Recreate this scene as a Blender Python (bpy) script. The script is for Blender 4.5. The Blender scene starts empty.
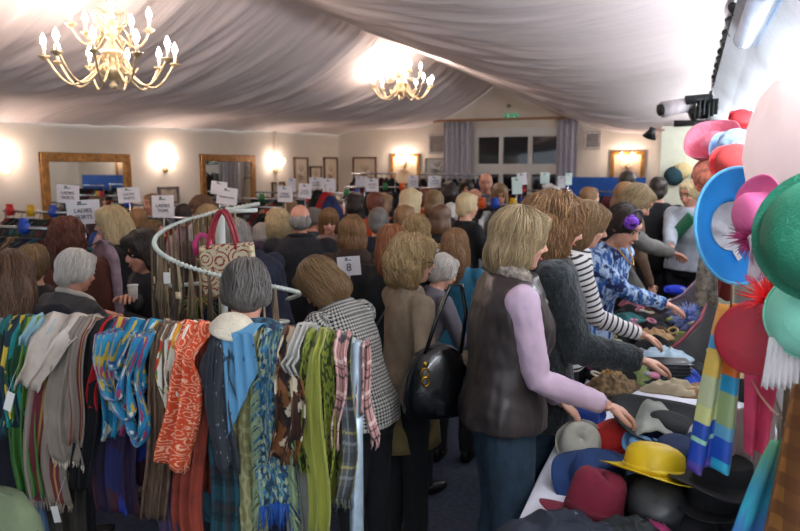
import bpy, bmesh, math, random
import numpy as np
from mathutils import Vector, Matrix, noise
from mathutils.bvhtree import BVHTree
R = math.radians
rnd = random.Random(7)
RC = bpy.context.scene.collection
class _Later:                       # objects are linked together at the end of the script
    def __init__(s): s.l = []
    @property
    def objects(s): return s
    def link(s, o): s.l.append(o)
C = _Later()
sc = bpy.context.scene

# ---------------------------------------------------------------- camera
FPX, H = 700.0, 1.90
VX, VY = 690.0, 168.0
PITCH = math.atan((265.5 - VY) / FPX)
YAW = math.atan((VX - 400) / FPX * math.cos(PITCH))
def ray(px, py):
    x = (px - 400) / FPX; y = (265.5 - py) / FPX
    c, s = math.cos(PITCH), math.sin(PITCH)
    up = y * c - s; fw = c + y * s
    return Vector((x * math.cos(YAW) - fw * math.sin(YAW), fw * math.cos(YAW) + x * math.sin(YAW), up))
CAM = Vector((0, 0, H))
def atd(px, py, d): return CAM + ray(px, py) * d
def atx(px, py, X): r = ray(px, py); return CAM + r * (X / r.x)
def aty(px, py, Y): r = ray(px, py); return CAM + r * (Y / r.y)
def atz(px, py, Z): r = ray(px, py); return CAM + r * ((Z - H) / r.z)
cam = bpy.data.objects.new('camera', bpy.data.cameras.new('camera')); C.objects.link(cam)
cam.location = CAM
cam.rotation_euler = (math.pi / 2 - PITCH, 0, YAW)
cam.data.sensor_width = 36; cam.data.lens = FPX * 36 / 800; cam.data.clip_start = .05
cam.data.dof.use_dof = True; cam.data.dof.focus_distance = 2.6; cam.data.dof.aperture_fstop = 3.5
sc.camera = cam

# ---------------------------------------------------------------- materials
def srgb(h):
    if isinstance(h, str):
        h = h.lstrip('#'); v = [int(h[i:i + 2], 16) / 255 for i in (0, 2, 4)]
    else: v = list(h)
    return tuple((c / 12.92 if c <= .04045 else ((c + .055) / 1.055) ** 2.4) for c in v) + (1,)
class NT:
    def __init__(s, name):
        s.m = bpy.data.materials.new(name); s.m.use_nodes = True
        s.t = s.m.node_tree; s.n = s.t.nodes; s.l = s.t.links
        s.b = s.n['Principled BSDF']
    def N(s, typ, ins=None, **kw):
        n = s.n.new('ShaderNode' + typ)
        for k, v in kw.items(): setattr(n, k, v)
        for k, v in (ins or {}).items():
            if isinstance(v, bpy.types.NodeSocket): s.l.new(v, n.inputs[k])
            else: n.inputs[k].default_value = v
        return n
    def math(s, op, a, b=0.0, c=0.0):
        n = s.n.new('ShaderNodeMath'); n.operation = op
        for i, v in enumerate((a, b, c)):
            if isinstance(v, bpy.types.NodeSocket): s.l.new(v, n.inputs[i])
            else: n.inputs[i].default_value = v
        return n.outputs[0]
    def mix(s, f, a, b):
        n = s.n.new('ShaderNodeMix'); n.data_type = 'RGBA'
        for i, v in ((0, f), (6, a), (7, b)):
            if isinstance(v, bpy.types.NodeSocket): s.l.new(v, n.inputs[i])
            else: n.inputs[i].default_value = v
        return n.outputs[2]
    def col(s, c): s.l.new(c, s.b.inputs['Base Color']) if isinstance(c, bpy.types.NodeSocket) else setattr(s.b.inputs['Base Color'], 'default_value', c)
    def bump(s, h, st=.3, d=.01):
        b = s.N('Bump', {'Height': h, 'Strength': st, 'Distance': d}); s.l.new(b.outputs[0], s.b.inputs['Normal'])
    def uv(s):
        u = s.N('TexCoord'); sp = s.N('SeparateXYZ', {0: u.outputs['UV']}); return u, sp.outputs[0], sp.outputs[1]
    def ramp(s, f, stops, interp='LINEAR'):
        r = s.N('ValToRGB', {0: f}); cr = r.color_ramp; cr.interpolation = interp
        while len(cr.elements) < len(stops): cr.elements.new(.5)
        for e, (p, c) in zip(cr.elements, stops): e.position = p; e.color = srgb(c)
        return r.outputs[0]
MC = {}
def mat(color, rough=.8, metal=0., var=.12, scale=12., bump=0., bscale=60., sheen=0., trans=0., alpha=1., emit=0., coat=0., stretch=None, name=None):
    key = (color, rough, metal, var, scale, bump, bscale, sheen, trans, alpha, emit, coat, stretch)
    if key in MC: return MC[key]
    t = NT(name or 'material_' + str(color).strip('#')); b = t.b
    b.inputs['Roughness'].default_value = rough; b.inputs['Metallic'].default_value = metal
    c = srgb(color)
    tc = t.N('TexCoord')
    vec = tc.outputs['Object']
    if stretch:
        vec = t.N('Mapping', {0: vec, 3: stretch}).outputs[0]
    if var:
        n = t.N('TexNoise', {'Vector': vec, 'Scale': scale, 'Detail': 3.})
        lo = tuple(x * (1 - var * 1.6) for x in c[:3]) + (1,); hi = tuple(min(1, x * (1 + var * 1.6)) for x in c[:3]) + (1,)
        f = t.N('MapRange', {0: n.outputs[0], 1: .3, 2: .7}).outputs[0]
        t.col(t.mix(f, lo, hi))
    else: t.col(c)
    if bump:
        n = t.N('TexNoise', {'Vector': vec, 'Scale': bscale, 'Detail': 4.}); t.bump(n.outputs[0], bump)
    if sheen: b.inputs['Sheen Weight'].default_value = sheen
    if coat: b.inputs['Coat Weight'].default_value = coat
    if trans: b.inputs['Transmission Weight'].default_value = trans
    if alpha < 1: b.inputs['Alpha'].default_value = alpha
    if emit: b.inputs['Emission Color'].default_value = c; b.inputs['Emission Strength'].default_value = emit
    MC[key] = t.m
    return t.m
def emat(color, strength):
    t = NT('lamp_glow'); t.b.inputs['Base Color'].default_value = srgb(color)
    t.b.inputs['Emission Color'].default_value = srgb(color); t.b.inputs['Emission Strength'].default_value = strength
    return t.m
def stripes(bands, rough=.85, per=1.0, weave=.15):            # bands: [(pos,color)...] across u
    t = NT('striped_cloth'); u, x, y = t.uv()
    f = t.math('FRACT', t.math('MULTIPLY', x, per))
    n = t.N('TexNoise', {'Vector': u.outputs['UV'], 'Scale': 30., 'Detail': 4.})
    c = t.ramp(f, bands, 'CONSTANT'); t.col(t.mix(t.math('MULTIPLY', n.outputs[0], weave), c, (0, 0, 0, 1)))
    t.b.inputs['Roughness'].default_value = rough; t.bump(n.outputs[0], .2); return t.m
def plaid(base, lines, nu=3., nv=12., w=.12, tint=.5, obj=False):         # lines: colours, crossing bands
    t = NT('plaid_cloth')
    u, x, y = t.uv()
    c = srgb(base)
    for i, (lc, off, ww) in enumerate(lines):
        for ax, k in ((x, nu), (y, nv)):
            f = t.math('FRACT', t.math('ADD', t.math('MULTIPLY', ax, k), off))
            c = t.mix(t.math('MULTIPLY', t.math('LESS_THAN', f, ww), tint), c, srgb(lc))
    n = t.N('TexNoise', {'Vector': u.outputs['UV'], 'Scale': 80.}); t.bump(n.outputs[0], .2)
    t.col(c); t.b.inputs['Roughness'].default_value = .9; return t.m
def floral(stops, su=4., sv=8., thr=None, detail=2., rough=.75, dist=1.2):          # patches of colour
    t = NT('printed_cloth'); u, x, y = t.uv()
    mp = t.N('Mapping', {0: u.outputs['UV'], 3: (su, sv, 1)})
    nz = t.N('TexNoise', {'Vector': mp.outputs[0], 'Scale': 1.6, 'Detail': detail})
    ad = t.N('VectorMath', {0: mp.outputs[0], 1: t.N('VectorMath', {0: nz.outputs[1], 3: dist}, operation='SCALE').outputs[0]})
    v = t.N('TexVoronoi', {'Vector': ad.outputs[0], 'Scale': 1.3}); sp = t.N('SeparateColor', {0: v.outputs['Color']})
    t.col(t.ramp(sp.outputs[0], stops, 'CONSTANT')); t.b.inputs['Roughness'].default_value = rough
    return t.m
def rings(base, line, su=4., sv=9., freq=5., thr=.5, rnd_=1., fine=0.):             # concentric motif (paisley, circles)
    t = NT('motif_cloth'); u, x, y = t.uv()
    mp = t.N('Mapping', {0: u.outputs['UV'], 3: (su, sv, 1)})
    v = t.N('TexVoronoi', {'Vector': mp.outputs[0], 'Scale': 1., 'Randomness': rnd_})
    f = t.math('FRACT', t.math('MULTIPLY', v.outputs['Distance'], freq))
    m = t.math('LESS_THAN', f, thr)
    if fine:
        v2 = t.N('TexVoronoi', {'Vector': mp.outputs[0], 'Scale': fine}); m = t.math('MAXIMUM', t.math('MULTIPLY', m, t.math('GREATER_THAN', v2.outputs['Distance'], .35)), t.math('LESS_THAN', v2.outputs['Distance'], .18))
    t.col(t.mix(m, srgb(base), srgb(line))); t.b.inputs['Roughness'].default_value = .8; return t.m
def vgrad(stops, L=.9, noise_=.15, rough=.6):                 # dyed gradient across u with streaks along v
    t = NT('dyed_cloth'); u, x, y = t.uv()
    mp = t.N('Mapping', {0: u.outputs['UV'], 3: (9, 1.2, 1)}); n = t.N('TexNoise', {'Vector': mp.outputs[0], 'Scale': 1., 'Detail': 4.})
    f = t.math('ADD', t.math('MULTIPLY', y, 1 / L), t.math('MULTIPLY', t.math('SUBTRACT', n.outputs[0], .5), noise_ * 4))
    t.col(t.ramp(f, stops)); t.b.inputs['Roughness'].default_value = rough; return t.m
def obj_pattern(kind, a, b, s=40., rough=.85, c3=None):
    t = NT('knit_' + kind); tc = t.N('TexCoord'); sp = t.N('SeparateXYZ', {0: tc.outputs['UV']})
    x, z = sp.outputs[0], sp.outputs[1]
    ca, cb = srgb(a), srgb(b)
    if kind == 'stripe':
        m = t.math('LESS_THAN', t.math('FRACT', t.math('MULTIPLY', z, s)), .33)
    elif kind == 'check':
        xy = x
        p = t.math('LESS_THAN', t.math('FRACT', t.math('MULTIPLY', xy, s)), .5)
        q = t.math('LESS_THAN', t.math('FRACT', t.math('MULTIPLY', z, s)), .5)
        d = t.math('LESS_THAN', t.math('FRACT', t.math('MULTIPLY', t.math('ADD', xy, z), s * 2)), .5)
        both = t.math('MULTIPLY', p, q); one = t.math('SUBTRACT', t.math('ADD', p, q), t.math('MULTIPLY', both, 2.))
        m = t.math('MAXIMUM', both, t.math('MULTIPLY', one, d))
    elif kind == 'blotch':
        mp = t.N('Mapping', {0: tc.outputs['Object'], 3: (1, 1, .45)})
        n = t.N('TexNoise', {'Vector': mp.outputs[0], 'Scale': s, 'Detail': 3., 'Roughness': .7})
        m = t.N('MapRange', {0: n.outputs[0], 1: .44, 2: .56}).outputs[0]
    c = t.mix(m, ca, cb)
    if c3:
        n = t.N('TexNoise', {'Vector': tc.outputs['Object'], 'Scale': s * .8, 'Detail': 2.}); c = t.mix(t.N('MapRange', {0: n.outputs[0], 1: .55, 2: .62}).outputs[0], c, srgb(c3))
    t.col(c); t.b.inputs['Roughness'].default_value = rough; return t.m
def hair_mat(base, hi, rough=.5):
    t = NT('hair_' + base.strip('#')); tc = t.N('TexCoord')
    a = t.N('Attribute', attribute_name='tone')
    mp = t.N('Mapping', {0: tc.outputs['Object'], 3: (60, 60, 6)}); n = t.N('TexNoise', {'Vector': mp.outputs[0], 'Scale': 1., 'Detail': 3.})
    f = t.math('ADD', t.math('MULTIPLY', a.outputs['Fac'], .7), t.math('MULTIPLY', n.outputs[0], .5))
    t.col(t.mix(t.math('MINIMUM', f, 1.), srgb(base), srgb(hi))); t.b.inputs['Roughness'].default_value = rough
    t.bump(n.outputs[0], .4); return t.m

# ---------------------------------------------------------------- mesh helpers
class MB:
    """collects vertices and faces of ONE mesh"""
    def __init__(s): s.v = []; s.f = []; s.m = []; s.uv = []; s.cur = 0; s.tone = []; s.tn = 0.5
    def add(s, vs, fs, uvs=None):
        o = len(s.v); s.v += [tuple(p) for p in vs]; s.f += [tuple(i + o for i in f) for f in fs]; s.m += [s.cur] * len(fs)
        s.uv += (uvs if uvs else [(0, 0)] * len(vs)); s.tone += [s.tn] * len(vs)
        return s
    def box(s, c, size, rot=None):
        hx, hy, hz = [a / 2 for a in size]
        vs = [Vector((x, y, z)) for x in (-hx, hx) for y in (-hy, hy) for z in (-hz, hz)]
        if rot: vs = [rot @ v for v in vs]
        c = Vector(c); vs = [v + c for v in vs]
        uvs = [(x, z) for x in (0, 1) for y in (0, 1) for z in (0, 1)]
        return s.add(vs, [(0, 1, 3, 2), (4, 6, 7, 5), (0, 4, 5, 1), (2, 3, 7, 6), (0, 2, 6, 4), (1, 5, 7, 3)], uvs)
    def tube(s, pts, rad, n=8, cap=True, flat=1., closed=False):
        pts = [Vector(p) for p in pts]; k = len(pts)
        if not hasattr(rad, '__len__'): rad = [rad] * k
        vs = []; fs = []; uvs = []
        prev = None
        for i, p in enumerate(pts):
            if closed: d = pts[(i + 1) % k] - pts[i - 1]
            else: d = pts[min(i + 1, k - 1)] - pts[max(i - 1, 0)]
            if d.length < 1e-9: d = Vector((0, 0, 1))
            d.normalize()
            if prev is None:
                a = Vector((0, 0, 1)) if abs(d.z) < .9 else Vector((1, 0, 0)); e = d.cross(a).normalized()
            else:
                e = prev - d * prev.dot(d)
                e = e.normalized() if e.length > 1e-6 else d.orthogonal().normalized()
            prev = e; g = d.cross(e)
            for j in range(n):
                a = 2 * math.pi * j / n
                vs.append(p + (e * math.cos(a) + g * math.sin(a) * flat) * rad[i]); uvs.append((j / n, i / max(1, k - 1)))
        for i in range(k if closed else k - 1):
            for j in range(n):
                a = i * n + j; b = i * n + (j + 1) % n; i2 = (i + 1) % k
                fs.append((a, b, i2 * n + (j + 1) % n, i2 * n + j))
        if cap and not closed: fs.append(tuple(range(n - 1, -1, -1))); fs.append(tuple(range((k - 1) * n, k * n)))
        return s.add(vs, fs, uvs)
    def ell(s, c, r, rot=None, n=14, m=9):
        vs = []; fs = []
        c = Vector(c); r = r if hasattr(r, '__len__') else (r, r, r)
        vs.append(Vector((0, 0, r[2])))
        for i in range(1, m):
            a = math.pi * i / m
            for j in range(n):
                b = 2 * math.pi * j / n; vs.append(Vector((r[0] * math.sin(a) * math.cos(b), r[1] * math.sin(a) * math.sin(b), r[2] * math.cos(a))))
        vs.append(Vector((0, 0, -r[2])))
        for j in range(n): fs.append((0, 1 + j, 1 + (j + 1) % n))
        for i in range(m - 2):
            for j in range(n): a = 1 + i * n + j; b = 1 + i * n + (j + 1) % n; fs.append((a, a + n, b + n, b))
        L = len(vs) - 1
        for j in range(n): fs.append((L, L - n + (j + 1) % n, L - n + j))
        if rot is not None: vs = [rot @ v for v in vs]
        return s.add([v + c for v in vs], fs)
    def lathe(s, prof, c=(0, 0, 0), n=24, rot=None, wav=None):
        vs = []; fs = []; uvs = []; c = Vector(c)
        for i, (r, z) in enumerate(prof):
            for j in range(n):
                a = 2 * math.pi * j / n
                rr, zz = (r, z) if not wav else wav(r, z, a)
                v = Vector((rr * math.cos(a), rr * math.sin(a), zz)); vs.append((rot @ v if rot is not None else v) + c); uvs.append((j / n, i / len(prof)))
        for i in range(len(prof) - 1):
            for j in range(n): a = i * n + j; b = i * n + (j + 1) % n; fs.append((a, b, b + n, a + n))
        return s.add(vs, fs, uvs)
    def grid(s, fn, nu, nv):
        vs = []; uvs = []
        for j in range(nv + 1):
            for i in range(nu + 1):
                p, q = fn(i / nu, j / nv); vs.append(p); uvs.append(q)
        fs = [(j * (nu + 1) + i, j * (nu + 1) + i + 1, (j + 1) * (nu + 1) + i + 1, (j + 1) * (nu + 1) + i) for j in range(nv) for i in range(nu)]
        return s.add(vs, fs, uvs)
    def mesh(s, name='mesh', mats=(), smooth=True, tone=False):
        me = bpy.data.meshes.new(name); me.from_pydata(s.v, [], s.f)
        if any(s.m): me.polygons.foreach_set('material_index', s.m)
        uvl = me.uv_layers.new(name='UVMap')
        li = np.empty(len(me.loops), dtype=np.int32); me.loops.foreach_get('vertex_index', li)
        uvl.data.foreach_set('uv', np.array(s.uv, dtype=np.float32)[li].ravel())
        if tone:
            at = me.attributes.new('tone', 'FLOAT', 'POINT'); at.data.foreach_set('value', np.array(s.tone, dtype=np.float32))
        for m in (mats if isinstance(mats, (list, tuple)) else [mats]): me.materials.append(m)
        if smooth: me.polygons.foreach_set('use_smooth', [True] * len(me.polygons))
        me.update(); return me
    def build(s, name, mats, parent=None, smooth=True, tone=False, loc=None, solid=0., bevel=0., sub=0):
        o = bpy.data.objects.new(name, s.mesh(name, mats, smooth, tone)); C.objects.link(o)
        if loc is not None: o.location = loc
        if parent is not None: o.parent = parent
        if solid: m = o.modifiers.new('solid', 'SOLIDIFY'); m.thickness = solid; m.offset = 0
        if bevel: m = o.modifiers.new('bevel', 'BEVEL'); m.width = bevel; m.segments = 2; m.limit_method = 'ANGLE'
        if sub: m = o.modifiers.new('sub', 'SUBSURF'); m.levels = sub; m.render_levels = sub
        return o
def tag(o, label, cat, group=None, kind=None):
    if label: o['label'] = label
    if cat: o['category'] = cat
    if group: o['group'] = group
    if kind: o['kind'] = kind
    return o
def thing(name, label, cat, loc=(0, 0, 0), rz=0, group=None):
    o = bpy.data.objects.new(name, None); C.objects.link(o); o.location = loc; o.rotation_euler = (0, 0, rz)
    return tag(o, label, cat, group)
def struct(name, mb, m, **k):
    o = mb.build(name, m, smooth=k.pop('smooth', False), **k); o['kind'] = 'structure'; return o
def remesh(mb, vox, smooth=3):
    me = mb.mesh('tmp'); o = bpy.data.objects.new('tmp', me); RC.objects.link(o)
    m = o.modifiers.new('r', 'REMESH'); m.mode = 'VOXEL'; m.voxel_size = vox
    if smooth: m2 = o.modifiers.new('s', 'SMOOTH'); m2.iterations = smooth; m2.factor = .5
    dg = bpy.context.evaluated_depsgraph_get(); r = bpy.data.meshes.new_from_object(o.evaluated_get(dg))
    bpy.data.objects.remove(o); bpy.data.meshes.remove(me); return r
def mesh_to_mb(me, mb=None):
    mb = mb or MB(); mb.add([v.co.copy() for v in me.vertices], [tuple(p.vertices) for p in me.polygons]); return mb
def displace(me, amp, scale=(20, 20, 20), seed=0., fn=None):
    n = len(me.vertices); sx, sy, sz = scale
    co = np.empty(n * 3, dtype=np.float32); no = np.empty(n * 3, dtype=np.float32); me.vertices.foreach_get('co', co); me.vertices.foreach_get('normal', no)
    co = co.reshape(-1, 3); no = no.reshape(-1, 3)
    d = np.array([noise.noise((p[0] * sx + seed, p[1] * sy + seed, p[2] * sz)) for p in co.tolist()], dtype=np.float32) * amp
    me.vertices.foreach_set('co', (co + no * d[:, None]).ravel()); me.update()
def rotm(yaw=0, pitch=0, roll=0):       # yaw about z, pitch about x, roll about y
    return (Matrix.Rotation(yaw, 3, 'Z') @ Matrix.Rotation(pitch, 3, 'X') @ Matrix.Rotation(roll, 3, 'Y'))
def look(axis):                          # rotation taking +Z to axis
    return Vector(axis).normalized().to_track_quat('Z', 'Y').to_matrix()
def copy_tree(o, parent=None):
    c = o.copy(); C.objects.link(c); c.parent = parent
    for ch in list(o.children): copy_tree(ch, c)
    return c
def lerp(a, b, t): return a + (b - a) * t
EXPO = 0.93
# ---------------------------------------------------------------- the room
wallm = mat('#d9cdbd', .9, var=.03, scale=2., name='cream_wall_paint')
floorm = mat('#31384a', .95, var=.2, scale=30., bump=.3, bscale=300., name='blue_grey_carpet')
whitew = mat('#e8e8e4', .8, var=.02, name='white_wall_paint')
XL, YB, XR, XRIDGE = -7.0, 13.6, .5, -3.6
struct('floor', MB().box((-3, 5.3, -.05), (9, 17.6, .1)), floorm)
struct('wall_left', MB().box((XL - .05, 5.3, 1.5), (.1, 17.6, 3.1)), wallm)
bw = MB(); bw.box((-5.5, YB + .05, 1.9), (3.1, .1, 3.8)); bw.box((-.9, YB + .05, 1.9), (2.9, .1, 3.8)); bw.box((-3.15, YB + .05, 3.22), (1.62, .1, 1.1))
struct('wall_back', bw, wallm)
struct('wall_right', MB().box((XR + .05, 6.5, 1.25), (.1, 15, 2.5)), whitew)
cv = MB(); L0 = [Vector((XR, -1, 2.5)), Vector((XR, YB, 2.5)), Vector((.2, YB, 2.62)), Vector((.21, 9.5, 2.86)), Vector((.21, -1, 2.97))]
cv.add(L0 + [v + Vector((.12, 0, .1)) for v in L0], [(0, 1, 2, 3, 4), (9, 8, 7, 6, 5), (0, 5, 6, 1), (2, 7, 8, 3), (3, 8, 9, 4)])
struct('trim_1', cv, mat('#a9adb0', .7, var=.05, name='grey_soffit_paint'))
struct('wall_partition', MB().box((.1, 8.05, 1.17), (.8, .08, 2.34)), mat('#e6e6cf', .8, var=.03, name='pale_green_cream_board'), bevel=.004)
struct('trim_2', MB().box((-7 + .03, 11.05, 1.35), (.06, .05, 2.6)), wallm)
# draped fabric ceiling: cloth gathered in folds across the hall
fab = NT('ceiling_drape_cloth'); tc = fab.N('TexCoord'); nz = fab.N('TexNoise', {'Vector': fab.N('Mapping', {0: tc.outputs['Object'], 3: (1.2, 26, 1)}).outputs[0], 'Scale': 1., 'Detail': 4.})
fab.col(fab.mix(nz.outputs[0], srgb('#d9cac6'), srgb('#ecdeda'))); fab.b.inputs['Roughness'].default_value = .8; fab.bump(nz.outputs[0], .35, .02)
fab = fab.m
def zleft(y): return lerp(2.36, 2.60, min(1, max(0, (y - 4) / 9)))
def zright(y): return 2.97 if y < 9 else lerp(2.97, 2.60, (y - 9) / 4.6)
frnd = random.Random(3)
waves = [(frnd.uniform(3.5, 7), frnd.uniform(0, 6), frnd.uniform(.5, 1)) for _ in range(5)] + [(frnd.uniform(9, 20), frnd.uniform(0, 6), frnd.uniform(.3, .6)) for _ in range(7)] + [(frnd.uniform(24, 45), frnd.uniform(0, 6), .18) for _ in range(6)]
def pleat(y, t):
    q = 0
    for w, p, a in waves: q += a * (1 - abs(math.sin(w * .5 * (y + .25 * math.sin(t * 3.1 + w)) + p + t * .9 * math.sin(p)))) 
    return q / 3.2 - .9
def cl(side):
    def fn(u, v):
        y = lerp(-2.4, YB - .01, v)
        if side < 0:
            x = lerp(XRIDGE, XL + .02, u); z = lerp(3.50, zleft(y), u) - .33 * math.sin(math.pi * u ** .8) + .1 * math.sin(math.pi * u ** 3)
        else:
            x = lerp(XRIDGE, .21, u); z = lerp(3.50, zright(y), u) - .36 * math.sin(math.pi * u ** 1.25) ** .9
        a = .11 * (math.sin(math.pi * min(1, u * 1.05 + .06)) * .8 + .25)
        return Vector((x, y, z - pleat(y, u) * a)), (u, v)
    return fn
for s_ in (-1, 1):
    mb = MB(); mb.grid(cl(s_), 36, 820)
    struct('ceiling', mb, fab, smooth=True)
# valance cords / dark gap at the right eave of the drape
for k in range(9):
    y = 5.2 + k * .95
    p = Vector((.2, y, zright(y) - .03))
    k_ = MB(); k_.tube([p, p + Vector((.05, .25, -.05)), p + Vector((.0, .5, .02)), p + Vector((.03, .8, -.05))], [.03, .012, .028, .015], 7)
    tag(k_.build('cloth_tie', mat('#33332f', .8)), 'dark knotted tie fastening the edge of the draped ceiling cloth above the white wall', 'tie', 'ties along the right edge of the ceiling cloth')

# ---------------------------------------------------------------- window, curtains and back wall fittings
wf = mat('#d6d2cb', .5, var=.02, name='white_window_paint')
t = NT('night_glass'); t.col((.01, .012, .015, 1)); t.b.inputs['Roughness'].default_value = .03; t.b.inputs['Specular IOR Level'].default_value = .8; nightg = t.m
x0, x1 = -3.98, -2.33; zt = 2.67
w = MB(); yw = YB + .02
def bar(mb, xa, xb, za, zb, d=.08): mb.box(((xa + xb) / 2, yw, (za + zb) / 2), (abs(xb - xa), d, abs(zb - za)))
ws = [x0, x0 + .08, x0 + .5, x0 + .58, x0 + 1.07, x0 + 1.15, x1 - .03, x1]
for a, b in ((0, 1), (2, 3), (4, 5), (6, 7)): bar(w, ws[a], ws[b], 0, zt)
for za, zb in ((2.5, 2.67), (1.78, 1.98), (1.05, 1.13), (0, .15)): bar(w, x0, x1, za, zb, .082)
wo = struct('window_1', w, wf, bevel=.006)
for i in range(3):
    for za, zb in ((1.98, 2.5), (1.13, 1.78), (.15, 1.05)):
        g = MB(); g.box(((ws[2 * i + 1] + ws[2 * i + 2]) / 2, yw + .03, (za + zb) / 2), (ws[2 * i + 2] - ws[2 * i + 1], .01, zb - za)); g.build('pane', nightg, wo, smooth=False)
struct('wall_outside', MB().box((-3.2, YB + .6, 1.4), (2.4, .05, 2.8)), mat('#0a0c10', .9, var=0))
cr = MB(); cr.tube([(-4.75, YB - .14, 2.83), (-1.95, YB - .14, 2.83)], .022, 10); cr.ell((-4.78, YB - .14, 2.83), .04); cr.ell((-1.92, YB - .14, 2.83), .04)
o = cr.build('curtain_rail', mat('#a9764c', .5, name='light_wood')); tag(o, 'wooden curtain pole above the dark back window', 'curtain rail')
for k, (xa, xb, lb) in enumerate(((-4.58, -3.98, 'grey pleated curtain at the left side of the dark window'), (-2.34, -1.96, 'grey pleated curtain at the right side of the dark window'))):
    def fn(u, v, xa=xa, xb=xb):
        x = lerp(xa, xb, u); return Vector((x, YB - .14 + .05 * math.sin(u * (xb - xa) * 60) * (1 - .3 * v) + .012 * math.sin(u * 47), lerp(2.8, .05, v))), (u, v)
    mb = MB(); mb.grid(fn, 90, 12); tag(mb.build('curtain', mat('#bdbac2', .7, var=.06, name='grey_satin'), solid=.004), lb, 'curtain', 'curtains of the back window')
def framed(px0, px1, py0, py1, wall, framecol, artmat, label, name='framed_picture', cat='picture', fw=.035, grp=None):
    f = atx if wall == 'L' else aty; D = XL if wall == 'L' else YB
    a = f(px0, py0, D); b = f(px1, py1, D); a2 = f(px0, py1, D)
    zt_, zb_ = a.z, (a2.z + b.z) / 2
    if wall == 'L': ctr = Vector((XL + .02, (a.y + b.y) / 2, (zt_ + zb_) / 2)); W = abs(b.y - a.y); rz = math.pi / 2
    else: ctr = Vector(((a.x + b.x) / 2, YB - .02, (zt_ + zb_) / 2)); W = abs(b.x - a.x); rz = 0
    Hh = zt_ - zb_
    t = thing(name, label, cat, ctr, rz, grp)
    fr = MB()
    for sx in (-1, 1): fr.box((sx * (W / 2 - fw / 2), 0, 0), (fw, .04, Hh))
    for sz in (-1, 1): fr.box((0, 0, sz * (Hh / 2 - fw / 2)), (W, .042, fw))
    fr.build('frame', framecol, t, smooth=False, bevel=.006)
    p = MB(); p.box((0, .01 if wall != 'L' else .01, 0), (W - fw, .008, Hh - fw)); p.build('picture' if cat == 'picture' else 'glass', artmat, t, smooth=False)
    return t
gold = mat('#94642e', .35, metal=.6, var=.25, scale=20., bump=.2, name='gilt_frame')
dkwood = mat('#5a3c28', .5, var=.2, name='dark_frame_wood')
t = NT('mirror_glass'); t.col((.86, .88, .85, 1)); t.b.inputs['Metallic'].default_value = 1; t.b.inputs['Roughness'].default_value = .02; mirm = t.m
def art(bg, ink, s=6.):
    t = NT('print_art'); tc = t.N('TexCoord'); n = t.N('TexNoise', {'Vector': tc.outputs['Object'], 'Scale': s, 'Detail': 5.})
    g = t.N('TexGradient', {0: tc.outputs['Object']}, gradient_type='SPHERICAL')
    gd = t.N('VectorMath', {0: tc.outputs['Object']}, operation='LENGTH')
    m = t.math('MULTIPLY', t.N('MapRange', {0: gd.outputs['Value'], 1: .22, 2: .06}).outputs[0], t.N('MapRange', {0: n.outputs[0], 1: .42, 2: .55}).outputs[0])
    t.col(t.mix(m, srgb(bg), srgb(ink))); t.b.inputs['Roughness'].default_value = .3; return t.m
for (a, b, c, d, l) in ((38, 134, 152, 262, 'large gilt framed wall mirror at the near end of the cream wall'), (199, 256, 154, 245, 'gilt framed wall mirror further along, beside the wall seam')):
    framed(a, b, c, d, 'L', gold, mirm, l, 'wall_mirror', 'mirror', .11, 'gilt wall mirrors')
cream = art('#d8c6ae', '#8a6a58')
framed(293, 307.5, 157, 192, 'L', dkwood, cream, 'tall narrow framed print on side wall, nearer of the tall pair')
framed(309, 321, 166, 192, 'L', dkwood, cream, 'low small framed print hung between two tall narrow prints')
framed(323, 337, 157, 192, 'L', dkwood, cream, 'tall narrow framed print on side wall beside the room corner')
framed(271, 284, 182, 202, 'L', dkwood, cream, 'small low framed print under the second wall lamp')
framed(157, 178, 187, 204, 'L', mat('#6e6560', .5), cream, 'small grey framed print under the lamp between the mirrors')
framed(353, 377, 157, 191, 'B', dkwood, art('#cdb9a2', '#6b5048'), 'large framed print of a tower shape just right of the room corner')
framed(391, 420, 154, 186, 'B', gold, art('#d8c2a0', '#a07c58'), 'gold framed picture replacing a mirror left of window, behind an added twin lamp', fw=.06)  # gold framed pictures stand in for mirrors reflecting a sconce
framed(425, 449, 158, 180, 'B', mat('#86807a', .5), art('#aaa8a6', '#4c4c50', 9.), 'silver framed grey landscape beside the pleated curtain')
framed(611, 643, 151, 200, 'B', gold, art('#b59a7c', '#7a6a78'), 'gold framed picture replacing a mirror right of the vent, behind an added twin lamp', fw=.07)
for (a, b, c, d, l) in ((429, 447, 134, 154, 'square grille vent above the silver framed picture'), (584, 601, 131, 150, 'square grille vent right of the window curtain')):
    t = framed(a, b, c, d, 'B', mat('#b9b0aa', .5), mat('#7c736e', .7), l, 'wall_vent', 'vent', .05, 'wall vents')
    for i in range(7): MB().box((0, -.012, -.12 + i * .04), (.25, .01, .012)).build('slat', mat('#b9b0aa', .5), t, smooth=False)
p = aty(511.5, 117, YB)
e = thing('exit_sign', 'small green running man exit sign above the curtain pole', 'sign', p + Vector((0, -.03, 0)))
MB().box((0, 0, 0), (.26, .03, .12)).build('sign_panel', mat('#2f8f6a', .4, var=0, emit=.3), e, smooth=False)
g = MB(); g.box((-.06, -.018, 0), (.03, .004, .07)); g.box((-.02, -.018, .0), (.05, .004, .018), rotm(0, 0, .5)); g.box((.06, -.018, 0), (.06, .004, .02)); g.ell((-.055, -.018, .045), (.012, .003, .012))
g.build('emblem', mat('#e8f2ea', .5, var=0), e, smooth=False)
p = aty(509, 106, YB); sd = MB(); sd.ell(p + Vector((0, -.04, 0)), (.045, .04, .035)); tag(sd.build('alarm_detector', mat('#9a918c', .5)), 'tiny round detector on the gable above the exit sign', 'detector')

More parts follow.
